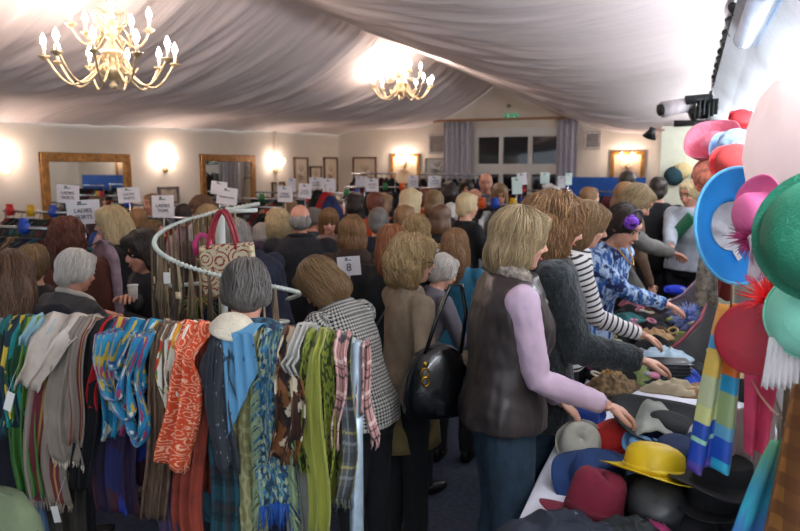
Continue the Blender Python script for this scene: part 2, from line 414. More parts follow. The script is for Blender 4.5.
# ---------------------------------------------------------------- lamps
brass = mat('#e2c9a0', .3, metal=.6, var=.1, name='polished_brass')
ivory = mat('#efe2cc', .4, var=.05, name='candle_tube')
BULB = emat('#ffeadd', 90.); SBULB = emat('#ffe8da', 105.)
def flame(mb, p, s=1.): mb.lathe([(0, 0), (.010 * s, .004 * s), (.0165 * s, .02 * s), (.014 * s, .036 * s), (.006 * s, .055 * s), (0, .068 * s)], p, 10)
def chandelier(X, Y, zb, zt, Rr, label):
    t = thing('chandelier', label, 'chandelier', (X, Y, zb), 0.2, 'brass candle chandeliers')
    hh = zt - zb; st = MB()
    prof = [(0, 0), (.02, .005), (.03, .03), (.012, .05), (.03, .07), (.075, .10), (.085, .14), (.05, .18), (.03, .2), (.06, .23), (.075, .26), (.04, .30), (.022, .33), (.045, .36), (.055, .39), (.03, .43), (.018, .46), (.035, .49), (.02, .53), (.01, .56), (.02, .6), (0, .62)]
    k = hh / .62; st.lathe([(r, z * k) for r, z in prof], n=16); st.build('stem', brass, t)
    ch = MB(); top = 3.5 - zb
    n = max(3, int((top - hh) / .045))
    for i in range(n): 
        z = hh + (top - hh) * i / n; r = .016
        ch.tube([(r * math.cos(a) * (i % 2), r * math.cos(a) * (1 - i % 2), z + .02 + .03 * math.sin(a)) for a in np.linspace(0, 2 * math.pi, 8, endpoint=False)], .004, 5, closed=True)
    ch.build('chain', brass, t)
    for tier, (cnt, rad, z0, zc, off) in enumerate(((10, Rr, .17 * k, .19 * k, 0), (5, Rr * .62, .36 * k, .40 * k, .3))):
        for i in range(cnt):
            a = off + 2 * math.pi * i / cnt; ca, sa = math.cos(a), math.sin(a)
            am = MB(); pts = []
            for q in range(15):
                u = q / 14; r = lerp(.05, rad, u ** .8); z = z0 + (-.15 * k * math.sin(math.pi * min(1, u * 1.05)) if tier == 0 else -.08 * k * math.sin(math.pi * u)) + (zc - z0) * u ** 3
                pts.append((r * ca, r * sa, z))
            am.tube(pts, .0085, 7)
            am.tube([(lerp(.05, .16, u) * ca, lerp(.05, .16, u) * sa, z0 + .05 * math.sin(u * 6)) for u in np.linspace(0, 1, 8)], .006, 5)
            ao = am.build('arm', brass, t)
            e = Vector((rad * ca, rad * sa, zc))
            MB().lathe([(.006, -.02), (.02, -.01), (.036, .004), (.038, .01), (.014, .006), (.013, .02)], e, 12).build('drip_pan', brass, ao)
            MB().tube([e + Vector((0, 0, .01)), e + Vector((0, 0, .075))], .0115, 8).build('candle', ivory, ao)
            b = MB(); flame(b, e + Vector((0, 0, .075)), 1.15); b.build('bulb', BULB, ao)
    for i in range(8):
        a = i * math.pi / 4; s_ = MB(); s_.tube([(.03 * math.cos(a), .03 * math.sin(a), .5 * k), (.12 * math.cos(a), .12 * math.sin(a), .52 * k), (.1 * math.cos(a), .1 * math.sin(a), .44 * k), (.045 * math.cos(a), .045 * math.sin(a), .4 * k)], .005, 5)
        s_.build('scroll', brass, t)
    return t
c1 = atx(108, 45, XRIDGE)
chandelier(XRIDGE, 3.72, 2.42, 3.02, .405, 'brass chandelier with candle bulbs, the nearer and larger looking of two')
chandelier(XRIDGE, 8.85, 2.80, 3.33, .40, 'brass chandelier with candle bulbs hanging further down the hall')
def sconce(p, rz, label):
    t = thing('wall_lamp', label, 'wall lamp', p, rz, 'twin candle wall lamps')   # local -Y points into the room
    MB().lathe([(0, -.07), (.025, -.05), (.04, 0), (.02, .05), (0, .09)], (0, -.01, -.12), 12).build('backplate', brass, t)
    for s_ in (-1, 1):
        a = MB(); a.tube([(0, -.03, -.12), (s_ * .04, -.09, -.16), (s_ * .09, -.12, -.13), (s_ * .095, -.12, -.07)], .007, 7); ao = a.build('arm', brass, t)
        MB().lathe([(.006, -.01), (.03, .004), (.012, .008)], (s_ * .095, -.12, -.07), 10).build('drip_pan', brass, ao)
        MB().tube([(s_ * .095, -.12, -.06), (s_ * .095, -.12, 0)], .011, 8).build('candle', ivory, ao)
        b = MB(); flame(b, (s_ * .095, -.12, 0), 1.5); b.build('bulb', SBULB, ao)
for px, py, wl, lb in ((-4, 168, 'L', 'twin candle wall lamp just out past the nearest mirror'), (164, 166, 'L', 'twin candle wall lamp glowing between the two gilt mirrors'), (274, 168, 'L', 'twin candle wall lamp between the second mirror and the small prints')):
    p = atx(px, py, XL); sconce(p + Vector((.01, 0, .08)), math.pi / 2, lb)
for px, lb in ((405, 'added twin candle lamp imitating a reflection in the gold frame left of window'), (627, 'added twin candle lamp imitating a reflection in the gold frame right of window')):  # added lamps, standing for sconce light reflected in the gold frames
    p = aty(px, 163, YB); sconce(p + Vector((0, -.05, .08)), 0, lb)
# fluorescent battens over the stall at the right wall
FL = emat('#eef4ff', 38.)
for i, y in enumerate((-.2, 1.45, 3.1, 4.75, 6.4, 8.05, 9.7, 11.35)):  # two nearest tubes are out of view, added to brighten hats and table
    if y > 6: yy = y
    t = thing('fluorescent_light', 'long white fluorescent tube light on the bright wall above the hats', 'light', (XR - .05, y, 2.3), 0, 'fluorescent tubes along the bright wall')
    MB().box((.02, 0, .0), (.05, 1.5, .07)).build('batten', whitew, t, smooth=False, bevel=.005)
    MB().tube([(-.03, -.72, 0), (-.03, .72, 0)], .018, 10).build('tube', FL, t)
# grey pelmet units at the top right
pel = mat('#aeb6c4', .35, var=.05, name='pale_grey_metal')
p = aty(775, 20, 4.6)
q = thing('roller_blind_box', 'rounded pale grey blind housing high above the bright wall', 'blind box', (.30, 4.75, 2.78))
MB().tube([(0, -.75, 0), (0, .75, 0)], .065, 18).build('housing', pel, q)
for s_ in (-1, 1): MB().tube([(0, s_ * .75, 0), (0, s_ * .765, 0)], .07, 18).build('end_cap', mat('#8f97a6', .4), q)
MB().tube([(.09, -.8, -.05), (.09, .72, -.05)], .03, 14).build('bottom_bar', mat('#8ea6c2', .3, var=.05), q)
# spotlights on the partition
sp = thing('stage_spotlight', 'black and white stage spotlight on top of the pale partition', 'spotlight', (-.08, 8.0, 2.34))
blk = mat('#16191a', .5, var=.1)
MB().tube([(-.22, -.1, .16), (.06, .05, .22)], [.085, .075], 14).build('lamp_housing', mat('#c9c0c4', .5), sp)
MB().tube([(-.25, -.115, .155), (-.2, -.09, .165)], [.06, .06], 14).build('lens', blk, sp)
for a, b, r in (((.05, 0, .1), (.3, .05, .2), .07), ((0, -.05, .25), (.25, 0, .28), .05), ((-.1, 0, .02), (.28, 0, .02), .035)): MB().tube([a, b], [r, r * .8], 10).build('bracket', blk, sp)
for k in range(6): MB().box((.1 + .03 * k, -.02, .14 + .02 * (k % 3)), (.012, .14, .16), rotm(.2 * k)).build('barn_door', blk, sp, smooth=False)
cl_ = thing('clip_lamp', 'small black cone clip lamp on the edge of the pale partition', 'lamp', aty(651, 133, 7.98))
MB().lathe([(0, .06), (.03, .06), (.035, .03), (.075, -.05), (.07, -.05), (.0, .0)], (0, 0, 0), 16, rotm(0, .3, .35)).build('shade', blk, cl_)
MB().tube([(0, 0, .05), (.06, .0, .03), (.13, .03, .03)], .01, 7).build('arm', mat('#9a7060', .5), cl_)
# ---------------------------------------------------------------- people
skin_a = mat('#d9a48c', .5, var=.06, scale=8., name='fair_skin')
skin_b = mat('#c98d74', .5, var=.08, scale=8., name='rosy_skin')
eyeM = mat('#20160f', .2, var=0, name='dark_eye'); lipM = mat('#a85a50', .45, var=0, name='lips'); browM = mat('#5a4330', .8, var=0, name='brow'); whiteM = mat('#e4ded6', .3, var=0, name='eye_white')
HC = dict(blonde=('#6c522e', '#c0a272'), ash=('#54432d', '#ab946c'), brown=('#3a2618', '#6e4e34'), dark=('#17110f', '#35271f'), auburn=('#4a2517', '#7c4430'),
          ginger=('#6b3a20', '#a5683c'), grey=('#77716b', '#b4aea6'), white=('#b0aaa0', '#e8e2d8'), light=('#a58a5c', '#e2cfa4'), mid=('#54402a', '#8f7048'), dgrey=('#3f3b38', '#77726c'), honey=('#54381f', '#9c744a'))
HM = {k: hair_mat(a, b) for k, (a, b) in HC.items()}
STY = dict(
    short=[((0, -.02, .032), (.088, .102, .095)), ((0, -.06, -.035), (.07, .05, .065)), ((.064, -.015, -.005), (.025, .05, .05)), ((-.064, -.015, -.005), (.025, .05, .05)), ((0, .045, .085), (.06, .04, .03))],
    bob=[((0, -.018, .034), (.096, .110, .1)), ((.068, -.02, -.052), (.034, .056, .088)), ((-.068, -.02, -.052), (.034, .056, .088)), ((0, -.065, -.06), (.092, .062, .088)), ((0, .055, .082), (.066, .042, .032))],
    long=[((0, -.018, .034), (.094, .108, .1)), ((.07, -.01, -.07), (.032, .06, .12)), ((-.07, -.01, -.07), (.032, .06, .12)), ((0, -.095, -.10), (.098, .06, .17)), ((0, .05, .085), (.062, .04, .03))],
    updo=[((0, -.018, .032), (.086, .102, .095)), ((0, -.1, .03), (.05, .045, .05)), ((0, -.06, -.03), (.06, .045, .055)), ((0, .045, .085), (.058, .04, .028))],
    bald=[((0, -.034, -.004), (.0785, .078, .072))])
STY['swept'] = [((0, -.024, .034), (.088, .1, .096)), ((0, -.07, -.06), (.08, .06, .1)), ((.06, -.045, -.04), (.03, .04, .07)), ((-.06, -.045, -.04), (.03, .04, .07)), ((.03, .05, .082), (.05, .035, .028))]
STY['curly'] = STY['bob'] + [((0, -.06, -.02), (.11, .08, .1))]
STY['longcurly'] = STY['long'] + [((0, -.105, -.09), (.125, .075, .19)), ((.08, -.03, -.1), (.04, .06, .14)), ((-.08, -.03, -.1), (.04, .06, .14))]
def make_hair(style, hm, det, seed, parent, mtx, sc_):
    r = random.Random(seed); mb = MB()
    for c, e in STY[style]: mb.ell(c, e, n=16, m=10)
    me = remesh(mb, .009 if det else .013, 3)
    cur = 'curly' in style
    displace(me, .0015 if style == 'bald' else .009 if cur else .003, (34, 34, 30) if cur else (60, 60, 14), seed)
    if style != 'bald': displace(me, .006, (24, 24, 5), seed + 3)
    out = MB(); out.tn = .45; mesh_to_mb(me, out)
    if det:
        bv = BVHTree.FromPolygons([v.co for v in me.vertices], [tuple(p.vertices) for p in me.polygons])
        zmin = min(v.co.z for v in me.vertices); n = {1: 260, 2: 620}[det]
        for k in range(n):
            az = r.uniform(0, 2 * math.pi); st = r.uniform(.05, .75) if k % 3 else r.uniform(.05, 1.5); pts = []; off = r.uniform(-.001, .006)
            zend = lerp(zmin, .0, r.random() ** 2.2 * .8) - r.uniform(0, .02); dr = r.uniform(-.25, .25); ph = r.uniform(0, 6)
            L = 0; th = st; z = None
            for q in range(26):
                if th < math.pi / 2:
                    d = Vector((math.cos(az + dr * th) * math.sin(th), math.sin(az + dr * th) * math.sin(th), math.cos(th))); o = Vector((0, -.02, .02)); th += .17
                else:
                    z = .02 if z is None else z - .018
                    if z < zend: break
                    a2 = az + dr * (math.pi / 2) + .1 * math.sin(z * 30 + ph); d = Vector((math.cos(a2), math.sin(a2), 0)); o = Vector((0, -.03, z))
                h = bv.ray_cast(o + d * .5, -d, .6)
                if h[0] is None or h[1].dot(d) < .1: break
                p = h[0] + d * off
                if cur: p += Vector((math.cos(q * 1.3 + ph), math.sin(q * 1.3 + ph), math.sin(q * 1.7)) ) * .008 + d * .004
                pts.append(p)
            if len(pts) < 4: continue
            w = r.uniform(.0016, .0036) * (1.3 if cur else 1); out.tn = r.random()
            m_ = len(pts); out.tube(pts, [w * (.35 + .65 * math.sin(math.pi * min(1, .15 + i / m_ * .95)) ** .5) * (1 if i < m_ - 1 else .3) for i in range(m_)], 4, flat=.5)
    out.v = [tuple(mtx @ (Vector(v) * sc_)) for v in out.v]
    bpy.data.meshes.remove(me)
    return out.build('hair', hm, parent, tone=True)
def ik(S, T, a, b, hint):
    d = T - S; L = d.length
    if L > (a + b) * .995: T = S + d.normalized() * (a + b) * .995; d = T - S; L = d.length
    d.normalize(); x = (a * a - b * b + L * L) / (2 * L); hgt = math.sqrt(max(0, a * a - x * x))
    h = hint - d * hint.dot(d)
    h = h.normalized() if h.length > 1e-5 else d.orthogonal().normalized()
    return S + d * x + h * hgt, T
def add_hand(mb, wrist, d, n, s, curl=.5, side=1):
    """palm, four unequal bent fingers and a thumb leaving the side of the palm"""
    d = d.normalized(); n = (n - d * n.dot(d)).normalized(); w = d.cross(n) * side
    rot = Matrix((w, d, n)).transposed()
    mb.ell(wrist + d * .045 * s, (.040 * s, .052 * s, .0145 * s), rot, 12, 8)
    mb.tube([wrist - d * .03 * s, wrist + d * .02 * s], [.025 * s, .026 * s], 10, flat=.8)
    for i, (x, L) in enumerate(((-.029, .066), (-.010, .078), (.010, .073), (.028, .056))):
        p = wrist + d * .082 * s + w * x * s; pts = [p - d * .02 * s, p]; ang = .15
        for k, f in enumerate((.45, .32, .23)):
            ang += curl * (.9 if k else .6); dd = d * math.cos(ang) - n * math.sin(ang) + w * x * 2.2
            p = p + dd.normalized() * L * f * s; pts.append(p)
        mb.tube(pts, [.0088 * s, .0088 * s, .008 * s, .0074 * s, .0055 * s], 7)
    p = wrist + d * .028 * s - w * .03 * s; pts = [p]
    for dd, L in (((d * .6 - w * .8 - n * .15), .034), ((d * .85 - w * .4 - n * .4), .03), ((d * .95 - w * .05 - n * .4), .024)): p = p + dd.normalized() * L * s; pts.append(p)
    mb.tube(pts, [.0125 * s, .011 * s, .0098 * s, .0065 * s], 7)
placed = []
def person(label, px, py, D, face, lean=0, hp=0, hy=0, sex='f', hair=('bob', 'brown'), top=None, legs=None, hands=None, det=0, build=1.0, group='shoppers in the hall', extra=None, skin=None, slim=1.0, hint=None, sc0=None, hroll=0):
    seed = px * 7 + py
    if det < 2:
        for dd in (0, .2, -.2, .4, -.4, .6, -.6, .8, 1.0, 1.2):
            q = atd(px, py, D + dd)
            if all((q.xy - w).length > .50 for w in placed): break
        else: dd = 0; print('CROWDED', label)
        D += dd
    placed.append(atd(px, py, D).xy)
    top = dict(dict(mat=None, hem=.80, inf=.016, sleeve=1, collar=None, flare=0.), **(top or {})); legs = dict(dict(mat=None, kind='trousers'), **(legs or {}))
    hands = hands or {}
    ht = atd(px, py, D); le, hpi, hyw = R(lean), R(hp), R(hy)
    # ---- unit skeleton, metres for a 1.65 m adult; +Y is forward
    def spine(z):
        if z <= .92: return Vector((0, 0, z)), 0.
        t = (z - .92) / .50; n = 8; p = Vector((0, 0, .92)); a = 0
        for i in range(n):
            u = (i + .5) / n * t; a = le * (.55 + .6 * u); p = p + Vector((0, math.sin(a), math.cos(a))) * (.50 * t / n)
        return p, a
    nb, na = spine(1.42)
    ha = na * .75 + hpi
    hr = rotm(-hyw, -ha, R(hroll))
    nd = Vector((0, math.sin(lerp(na, ha, .6)), math.cos(lerp(na, ha, .6))))
    hc = nb + nd * .06 + hr @ Vector((0, .012, .068))
    topz = (hc + hr @ Vector((0, 0, .13))).z
    s = ht.z / topz
    s = min(1.13, max(.86, s)) if not sc0 else sc0
    rot = Matrix.Rotation(-R(face), 3, 'Z')
    htop = hc + hr @ Vector((0, 0, .125))
    base = Vector((ht.x, ht.y, 0)) - rot @ Vector((htop.x * s, htop.y * s, 0))
    zoff = ht.z - topz * s
    if abs(zoff) > .06: print('PERSON', label[:40], 'scale %.2f' % s, 'height miss %.2f' % zoff)
    inv = rot.transposed()
    def loc(p): return inv @ (Vector(p) - base) / s
    wd = (1.06 if sex == 'm' else 1.0) * build
    shx = (.166 if sex == 'f' else .19) * build ** .5
    sz, sa = spine(1.345)
    up = Vector((0, math.sin(sa), math.cos(sa)))
    J = {}
    for sd, nm in ((1, 'R'), (-1, 'L')):
        S = sz + Vector((sd * shx, 0, 0)); tg = hands.get(nm)
        if tg is None: T = S + Vector((sd * .06, .10 + .25 * math.sin(le), -.53)); hn = Vector((sd * .3, -1, 0))
        elif tg == 'bent': T = S + Vector((-sd * .05, .33, -.26)); hn = Vector((sd * .5, -.2, -1))
        elif tg == 'reach': T = S + Vector((0, .42, -.32)); hn = Vector((sd * .5, -.2, -1))
        else: T = loc(tg); hn = Vector((sd * .6, -.3, -1)) if not hint else Vector(hint)
        a, b = .285, .25
        dist = (T - S).length
        if dist > (a + b) * .99 and dist < (a + b) * 1.18: k = dist / (a + b) / .985; a *= k; b *= k      # small reach correction
        E, W = ik(S, T, a, b, hn); J[nm] = (S, E, W)
    HPX = .088 * wd
    legsJ = {sd: (Vector((sd * HPX, 0, .88)), Vector((sd * (.095), .02, .47)), Vector((sd * .10, -.01 + sd * .03, .06))) for sd in (1, -1)}
    # torso rings z, rx, ry, y offset
    if sex == 'f': TR = [(.80, .135, .10, 0), (.86, .168, .118, -.005), (.93, .165, .112, -.005), (1.02, .138, .094, 0), (1.10, .132, .092, .003), (1.18, .146, .108, .014), (1.25, .155, .108, .012), (1.32, .150, .088, 0), (1.375, .124, .072, 0), (1.43, .06, .052, 0)]
    else: TR = [(.80, .13, .10, 0), (.86, .160, .115, 0), (.93, .160, .110, 0), (1.02, .150, .105, .005), (1.10, .150, .108, .008), (1.18, .162, .112, .008), (1.25, .172, .112, .005), (1.32, .170, .095, 0), (1.385, .12, .072, 0), (1.43, .066, .058, 0)]
    def torso(mb, inf, zmin=.8, flare=0., zmax=2):
        n = 22; vs = []; fs = []; rr = []
        rings_ = [x for x in TR if x[0] >= zmin - .001 and x[0] <= zmax]
        if zmin < .8:
            k = max(2, int((.8 - zmin) / .08)); rings_ = [(lerp(zmin, .80, i / k), .165 + flare * (1 - i / k), .118 + flare * (1 - i / k), 0) for i in range(k)] + [(.80, .165, .118, 0)] + [x for x in rings_ if x[0] > .81]
        for z, rx, ry, yo in rings_:
            p, a = spine(z); e = 2.3
            for j in range(n):
                b = 2 * math.pi * j / n; cx, cy = math.cos(b), math.sin(b)
                cx = math.copysign(abs(cx) ** (2 / e), cx); cy = math.copysign(abs(cy) ** (2 / e), cy)
                x = cx * (rx * wd * slim + inf); y = cy * (ry * build * slim + inf) + yo
                vs.append(p + Vector((x, y * math.cos(a), -y * math.sin(a))))
            rr.append(1)
        k = len(rr)
        for i in range(k - 1):
            for j in range(n): fs.append((i * n + j, i * n + (j + 1) % n, (i + 1) * n + (j + 1) % n, (i + 1) * n + j))
        fs.append(tuple(range(n - 1, -1, -1))); fs.append(tuple(range((k - 1) * n, k * n)))
        mb.add(vs, fs)
    def arm(mb, nm, inf, cut=1.0, r0=.052, r1=.040, r2=.027):
        S, E, W = J[nm]; S0 = S + Vector((-math.copysign(.05, S.x), 0, .0))
        pts = [S0, S, lerp(S, E, .5), E, lerp(E, W, .5), W]; rs = [r0 * .9, r0, lerp(r0, r1, .6), r1, lerp(r1, r2, .4), r2]
        if cut < 1: k = max(3, int(round(cut * 5)) + 1); pts = pts[:k]; rs = rs[:k]
        pts2 = []; rs2 = []
        for i in range(len(pts) - 1):
            for u in (0, .34, .67): pts2.append(lerp(pts[i], pts[i + 1], u)); rs2.append((lerp(rs[i], rs[i + 1], u)) * build ** .6 + inf)
        pts2.append(pts[-1]); rs2.append(rs[-1] + inf)
        mb.tube(pts2, rs2, 12); mb.ell(S, (r0 * build ** .6 + inf) * 1.04, n=12, m=8)
    def xf(o_mb): o_mb.v = [tuple(Vector(v) * s) for v in o_mb.v]
    vox = {0: .017, 1: .012, 2: .009}[det]
    b = MB(); torso(b, -.004)
    b.tube([nb - up * .05, nb + nd * .02, hc + hr @ Vector((0, -.015, -.05))], [.062 * build ** .5, .052, .05], 12)
    for nm in 'RL': arm(b, nm, -.004)
    for sd in (1, -1):
        A, K, F = legsJ[sd]; b.tube([A + Vector((0, 0, .03)), lerp(A, K, .5), K, lerp(K, F, .35), F], [.088 * wd, .074, .054, .052, .036], 12); b.ell(F + Vector((0, .06, -.025)), (.04, .115, .03), n=12, m=8)
    for c, e in (((0, -.014, .026), (.073, .09, .093)), ((0, .022, -.03), (.058, .066, .078)), ((0, .055, -.078), (.03, .028, .024)), ((0, .062, .045), (.05, .03, .03))): b.ell(hc + hr @ Vector(c), e, hr, 14, 10)
    b.tube([hc + hr @ Vector((0, .082, .022)), hc + hr @ Vector((0, .105, -.02)), hc + hr @ Vector((0, .085, -.026))], [.008, .0135, .010], 8)
    for sd in (1, -1):
        b.ell(hc + hr @ Vector((sd * .072, -.008, -.005)), (.011, .019, .031), hr, 10, 6); b.ell(hc + hr @ Vector((sd * .036, .06, -.022)), (.022, .022, .02), hr, 10, 6)
    me = remesh(b, vox if not det else min(vox, .009), 2)
    body = MB(); mesh_to_mb(me, body); bpy.data.meshes.remove(me)
    for nm, sd in (('R', 1), ('L', -1)):
        S, E, W = J[nm]; d = (W - E).normalized(); nrm = Vector((0, 0, 1)) if abs(d.z) < .8 else Vector((sd, 0, 0))
        add_hand(body, W, d, nrm, 1.0 if sex == 'f' else 1.1, .45, sd * (1 if abs(d.z) < .8 else -1) * -1)
    for sd in (1, -1):
        e = hc + hr @ Vector((sd * .031, .082, .012)); body.cur = 3; body.ell(e, (.0115, .005, .005), hr, 8, 6); body.cur = 1; body.ell(e + hr @ Vector((0, .003, 0)), (.007, .0055, .007), hr, 8, 6)
        body.cur = 4; body.tube([hc + hr @ Vector((sd * .016, .094, .031)), hc + hr @ Vector((sd * .034, .088, .037)), hc + hr @ Vector((sd * .05, .072, .03))], [.003, .004, .002], 5)
    body.cur = 2; body.ell(hc + hr @ Vector((0, .088, -.052)), (.023, .008, .0075), hr, 10, 6); body.cur = 0
    xf(body)
    o = body.build('person', [skin or rnd.choice([skin_a, skin_a, skin_b]), eyeM, lipM, whiteM, browM], loc=base + Vector((0, 0, 0)))
    o.rotation_euler = (0, 0, -R(face)); tag(o, label, 'person', group)
    if hair: make_hair(hair[0], HM[hair[1]], det, seed, o, Matrix.Translation(hc * s) @ hr.to_4x4(), s)
    def garment(name, mb, m, v=None, wr=.006, sc3=(14, 14, 7)):
        me = remesh(mb, v or vox, 4); displace(me, wr, sc3, seed); displace(me, wr * .5, (34, 34, 20), seed + 5)
        g = MB(); mesh_to_mb(me, g); bpy.data.meshes.remove(me)
        if m.name.startswith('knit_'):                     # cloth pattern follows trunk and arms
            V = np.array(g.v); best = np.full(len(V), 9e9); UV = np.zeros((len(V), 2))
            chain = [(spine(lerp(.5, 1.46, i / 8))[0], spine(lerp(.5, 1.46, (i + 1) / 8))[0], .14, lerp(.5, 1.46, i / 8)) for i in range(8)]
            for k_ in 'RL': S, E, W = J[k_]; chain += [(S, E, .052, 0.), (E, W, .045, (E - S).length)]
            for a_, b_, r_, l0 in chain:
                A_ = np.array(a_); D_ = np.array(b_ - a_); L_ = np.linalg.norm(D_); D_ = D_ / L_; Q = V - A_; tt = np.clip(Q @ D_, 0, L_); W_ = Q - tt[:, None] * D_; ds = np.linalg.norm(W_, axis=1) / r_
                e1 = np.cross(D_, [1., 0, 0] if r_ > .1 else [.3, 0, 1.]); e1 /= np.linalg.norm(e1); e2 = np.cross(D_, e1); an = np.arctan2(W_ @ e2, W_ @ e1) * r_
                k2 = ds < best; best[k2] = ds[k2]; UV[k2, 0] = an[k2]; UV[k2, 1] = (l0 + Q @ D_)[k2]
            g.uv = [tuple(q) for q in UV]
        xf(g); return g.build(name, m, o)
    # legs
    if legs['kind'] == 'trousers':
        g = MB(); torso(g, .008, .80, 0, 1.03); lw = legs.get('w', 1.)
        for sd in (1, -1):
            A, K, F = legsJ[sd]; g.tube([A + Vector((0, 0, .02)), lerp(A, K, .3), K, lerp(K, F, .5), F + Vector((0, 0, .02))], [.098 * wd, .088 * lw * wd, .068 * lw, .064 * lw, .062 * lw], 14)
        garment('trousers', g, legs['mat'] or mat('#1b1d24', .9, bump=.2), wr=.005)
    else:
        g = MB(); k = 7; zl = legs.get('hem', .42)
        g.tube([Vector((0, 0, lerp(zl, 1.0, i / k))) for i in range(k + 1)], [lerp(.21, .145, i / k) * wd for i in range(k + 1)], 22, flat=.78); garment('skirt', g, legs['mat'] or mat('#22202a', .9), wr=.01, sc3=(18, 18, 2))
    for sd in (1, -1):
        g = MB(); F = legsJ[sd][2]; g.ell(F + Vector((0, .06, -.02)), (.047, .13, .042), n=12, m=8); g.ell(F + Vector((0, -.02, .0)), (.042, .05, .06), n=12, m=8); xf(g); g.build('shoe', mat('#15130f', .4), o)
    # top
    g = MB(); torso(g, top['inf'], top['hem'], top['flare'], 1.44 if not top.get('open') else 1.40)
    if top['sleeve'] and not top.get('sleeve_mat'):
        for nm in 'RL': arm(g, nm, top['inf'] * .7, top['sleeve'])
    nm_ = top.get('name', 'jacket')
    if top.get('sleeve_mat'):
        for nm in 'RL': g.ell(J[nm][0] - Vector((math.copysign(.03, J[nm][0].x), 0, -.004)), (.068, .068, .06), n=12, m=8)
    if top.get('neck'): g.tube([nb - up * .06, nb + nd * top['neck']], [.085, .072], 14)
    garment(nm_, g, top['mat'] or mat('#20232c', .9, bump=.3), wr=top.get('wr', .006))
    if top.get('sleeve_mat'):
        g = MB()
        for nm in 'RL': arm(g, nm, .010, top['sleeve'])
        garment('sleeves', g, top['sleeve_mat'], wr=.005, sc3=(24, 24, 24))
    if top.get('collar'):
        g = MB(); cw = top.get('cw', .03); ln = top.get('cl', .10)
        P0 = nb + up * .0; pts = []
        fr = Vector((0, math.cos(na), -math.sin(na)))
        for q in range(13):
            a = math.pi * (q / 12) ; x = -math.cos(a) * .085 ; y = -math.sin(a) * .065 - .0
            pts.append(P0 + Vector((x, 0, 0)) + fr * (y + .01) + up * (.01 + .012 * math.sin(a)))
        pts = [P0 + Vector((-.035, 0, 0)) + fr * .125 - up * ln, P0 + Vector((-.07, 0, 0)) + fr * .085 - up * ln * .45] + pts + [P0 + Vector((.07, 0, 0)) + fr * .085 - up * ln * .45, P0 + Vector((.035, 0, 0)) + fr * .125 - up * ln]
        g.tube(pts, cw, 10, flat=1.1); garment('collar', g, top['collar'], .008 if det else .012, .008 if top.get('fur') else .003, (60, 60, 60) if top.get('fur') else (20, 20, 20))
    P = dict(o=o, s=s, J=J, rot=rot, base=base, nb=nb, hc=hc, hr=hr, up=up, na=na, spine=spine, world=lambda p: base + rot @ (Vector(p) * s))
    if extra: extra(P)
    return P
def kid(P, mb, name, m, label=None, **k):
    mb.v = [tuple(Vector(v) * P['s']) for v in mb.v]; c = mb.build(name, m, P['o'], **k)
    if label: c['label'] = label
    return c
# ---------------------------------------------------------------- who stands where (heading: degrees clockwise from the hall's far end)
grape = mat('#332c2b', .42, var=.18, scale=9., bump=.15, bscale=25., coat=.1, name='worn_dark_leather')
lilac = mat('#c6adc0', .85, var=.04, bump=.15, bscale=200., name='lilac_wool')
jeans = mat('#253a4a', .85, var=.15, scale=25., bump=.25, bscale=200., name='dark_denim')
fur = mat('#8d8378', .95, var=.35, scale=60., bump=.8, bscale=90., name='mottled_fur')
def sunglass(P): pass
def vest_extra(P):
    sp, nb = P['spine'], P['nb']
    z = MB()
    for k, x in enumerate((-.165,)):            # drawcord at the side of the hem and slanted pocket welt
        p, a = sp(.94); z.tube([Vector((x - .02, .03, .98)), Vector((x - .035, .035, .80)), Vector((x - .03, .03, .62))], .0035, 6); z.ell((x - .03, .03, .61), (.008, .008, .014))
    kid(P, z, 'drawcord', mat('#1a1a1a', .5))
    z = MB(); z.box((-.19, .06, .93), (.012, .035, .15), rotm(0, R(-28))); kid(P, z, 'pocket_welt', grape, bevel=.004)
person('woman in dark leather body warmer with grey fur collar and lilac sleeves reaching over hats', 527, 207, 2.72, 62, lean=3, hp=8, hy=-4, hair=('bob', 'ash'), det=2,
       top=dict(mat=grape, hem=.85, inf=.042, flare=.02, name='body_warmer', sleeve=1, sleeve_mat=lilac, collar=fur, fur=1, cw=.036, cl=.20, wr=.008), legs=dict(mat=jeans, w=1.1),
       hands={'R': atd(603, 404, 2.62), 'L': atd(560, 400, 2.9)}, extra=vest_extra, build=1.05, hint=(0, -.6, -1))
fluffy = mat('#1d2528', .95, var=.4, scale=50., bump=.9, bscale=70., sheen=.2, name='dark_fluffy_knit')
person('woman with long wavy brown hair in dark fluffy jacket bent over table', 568, 196, 3.05, 66, lean=7, hp=12, hair=('longcurly', 'honey'), det=2,
       top=dict(mat=fluffy, hem=.74, inf=.03, sleeve=1, wr=.009, name='cardigan', neck=.02), legs=dict(mat=jeans), hands={'R': atd(638, 360, 2.95)}, build=1.3, hint=(0, -.6, -1))
person('woman in white top with thin black stripes reaching to table', 597, 203, 3.8, 72, lean=10, hp=12, hair=('bob', 'mid'), det=2,
       top=dict(mat=obj_pattern('stripe', '#e6e4e0', '#20242c', 34), hem=.78, inf=.014, name='striped_top', sleeve=1), hint=(0, -.6, -1), hands={'R': atd(640, 334, 3.75)})
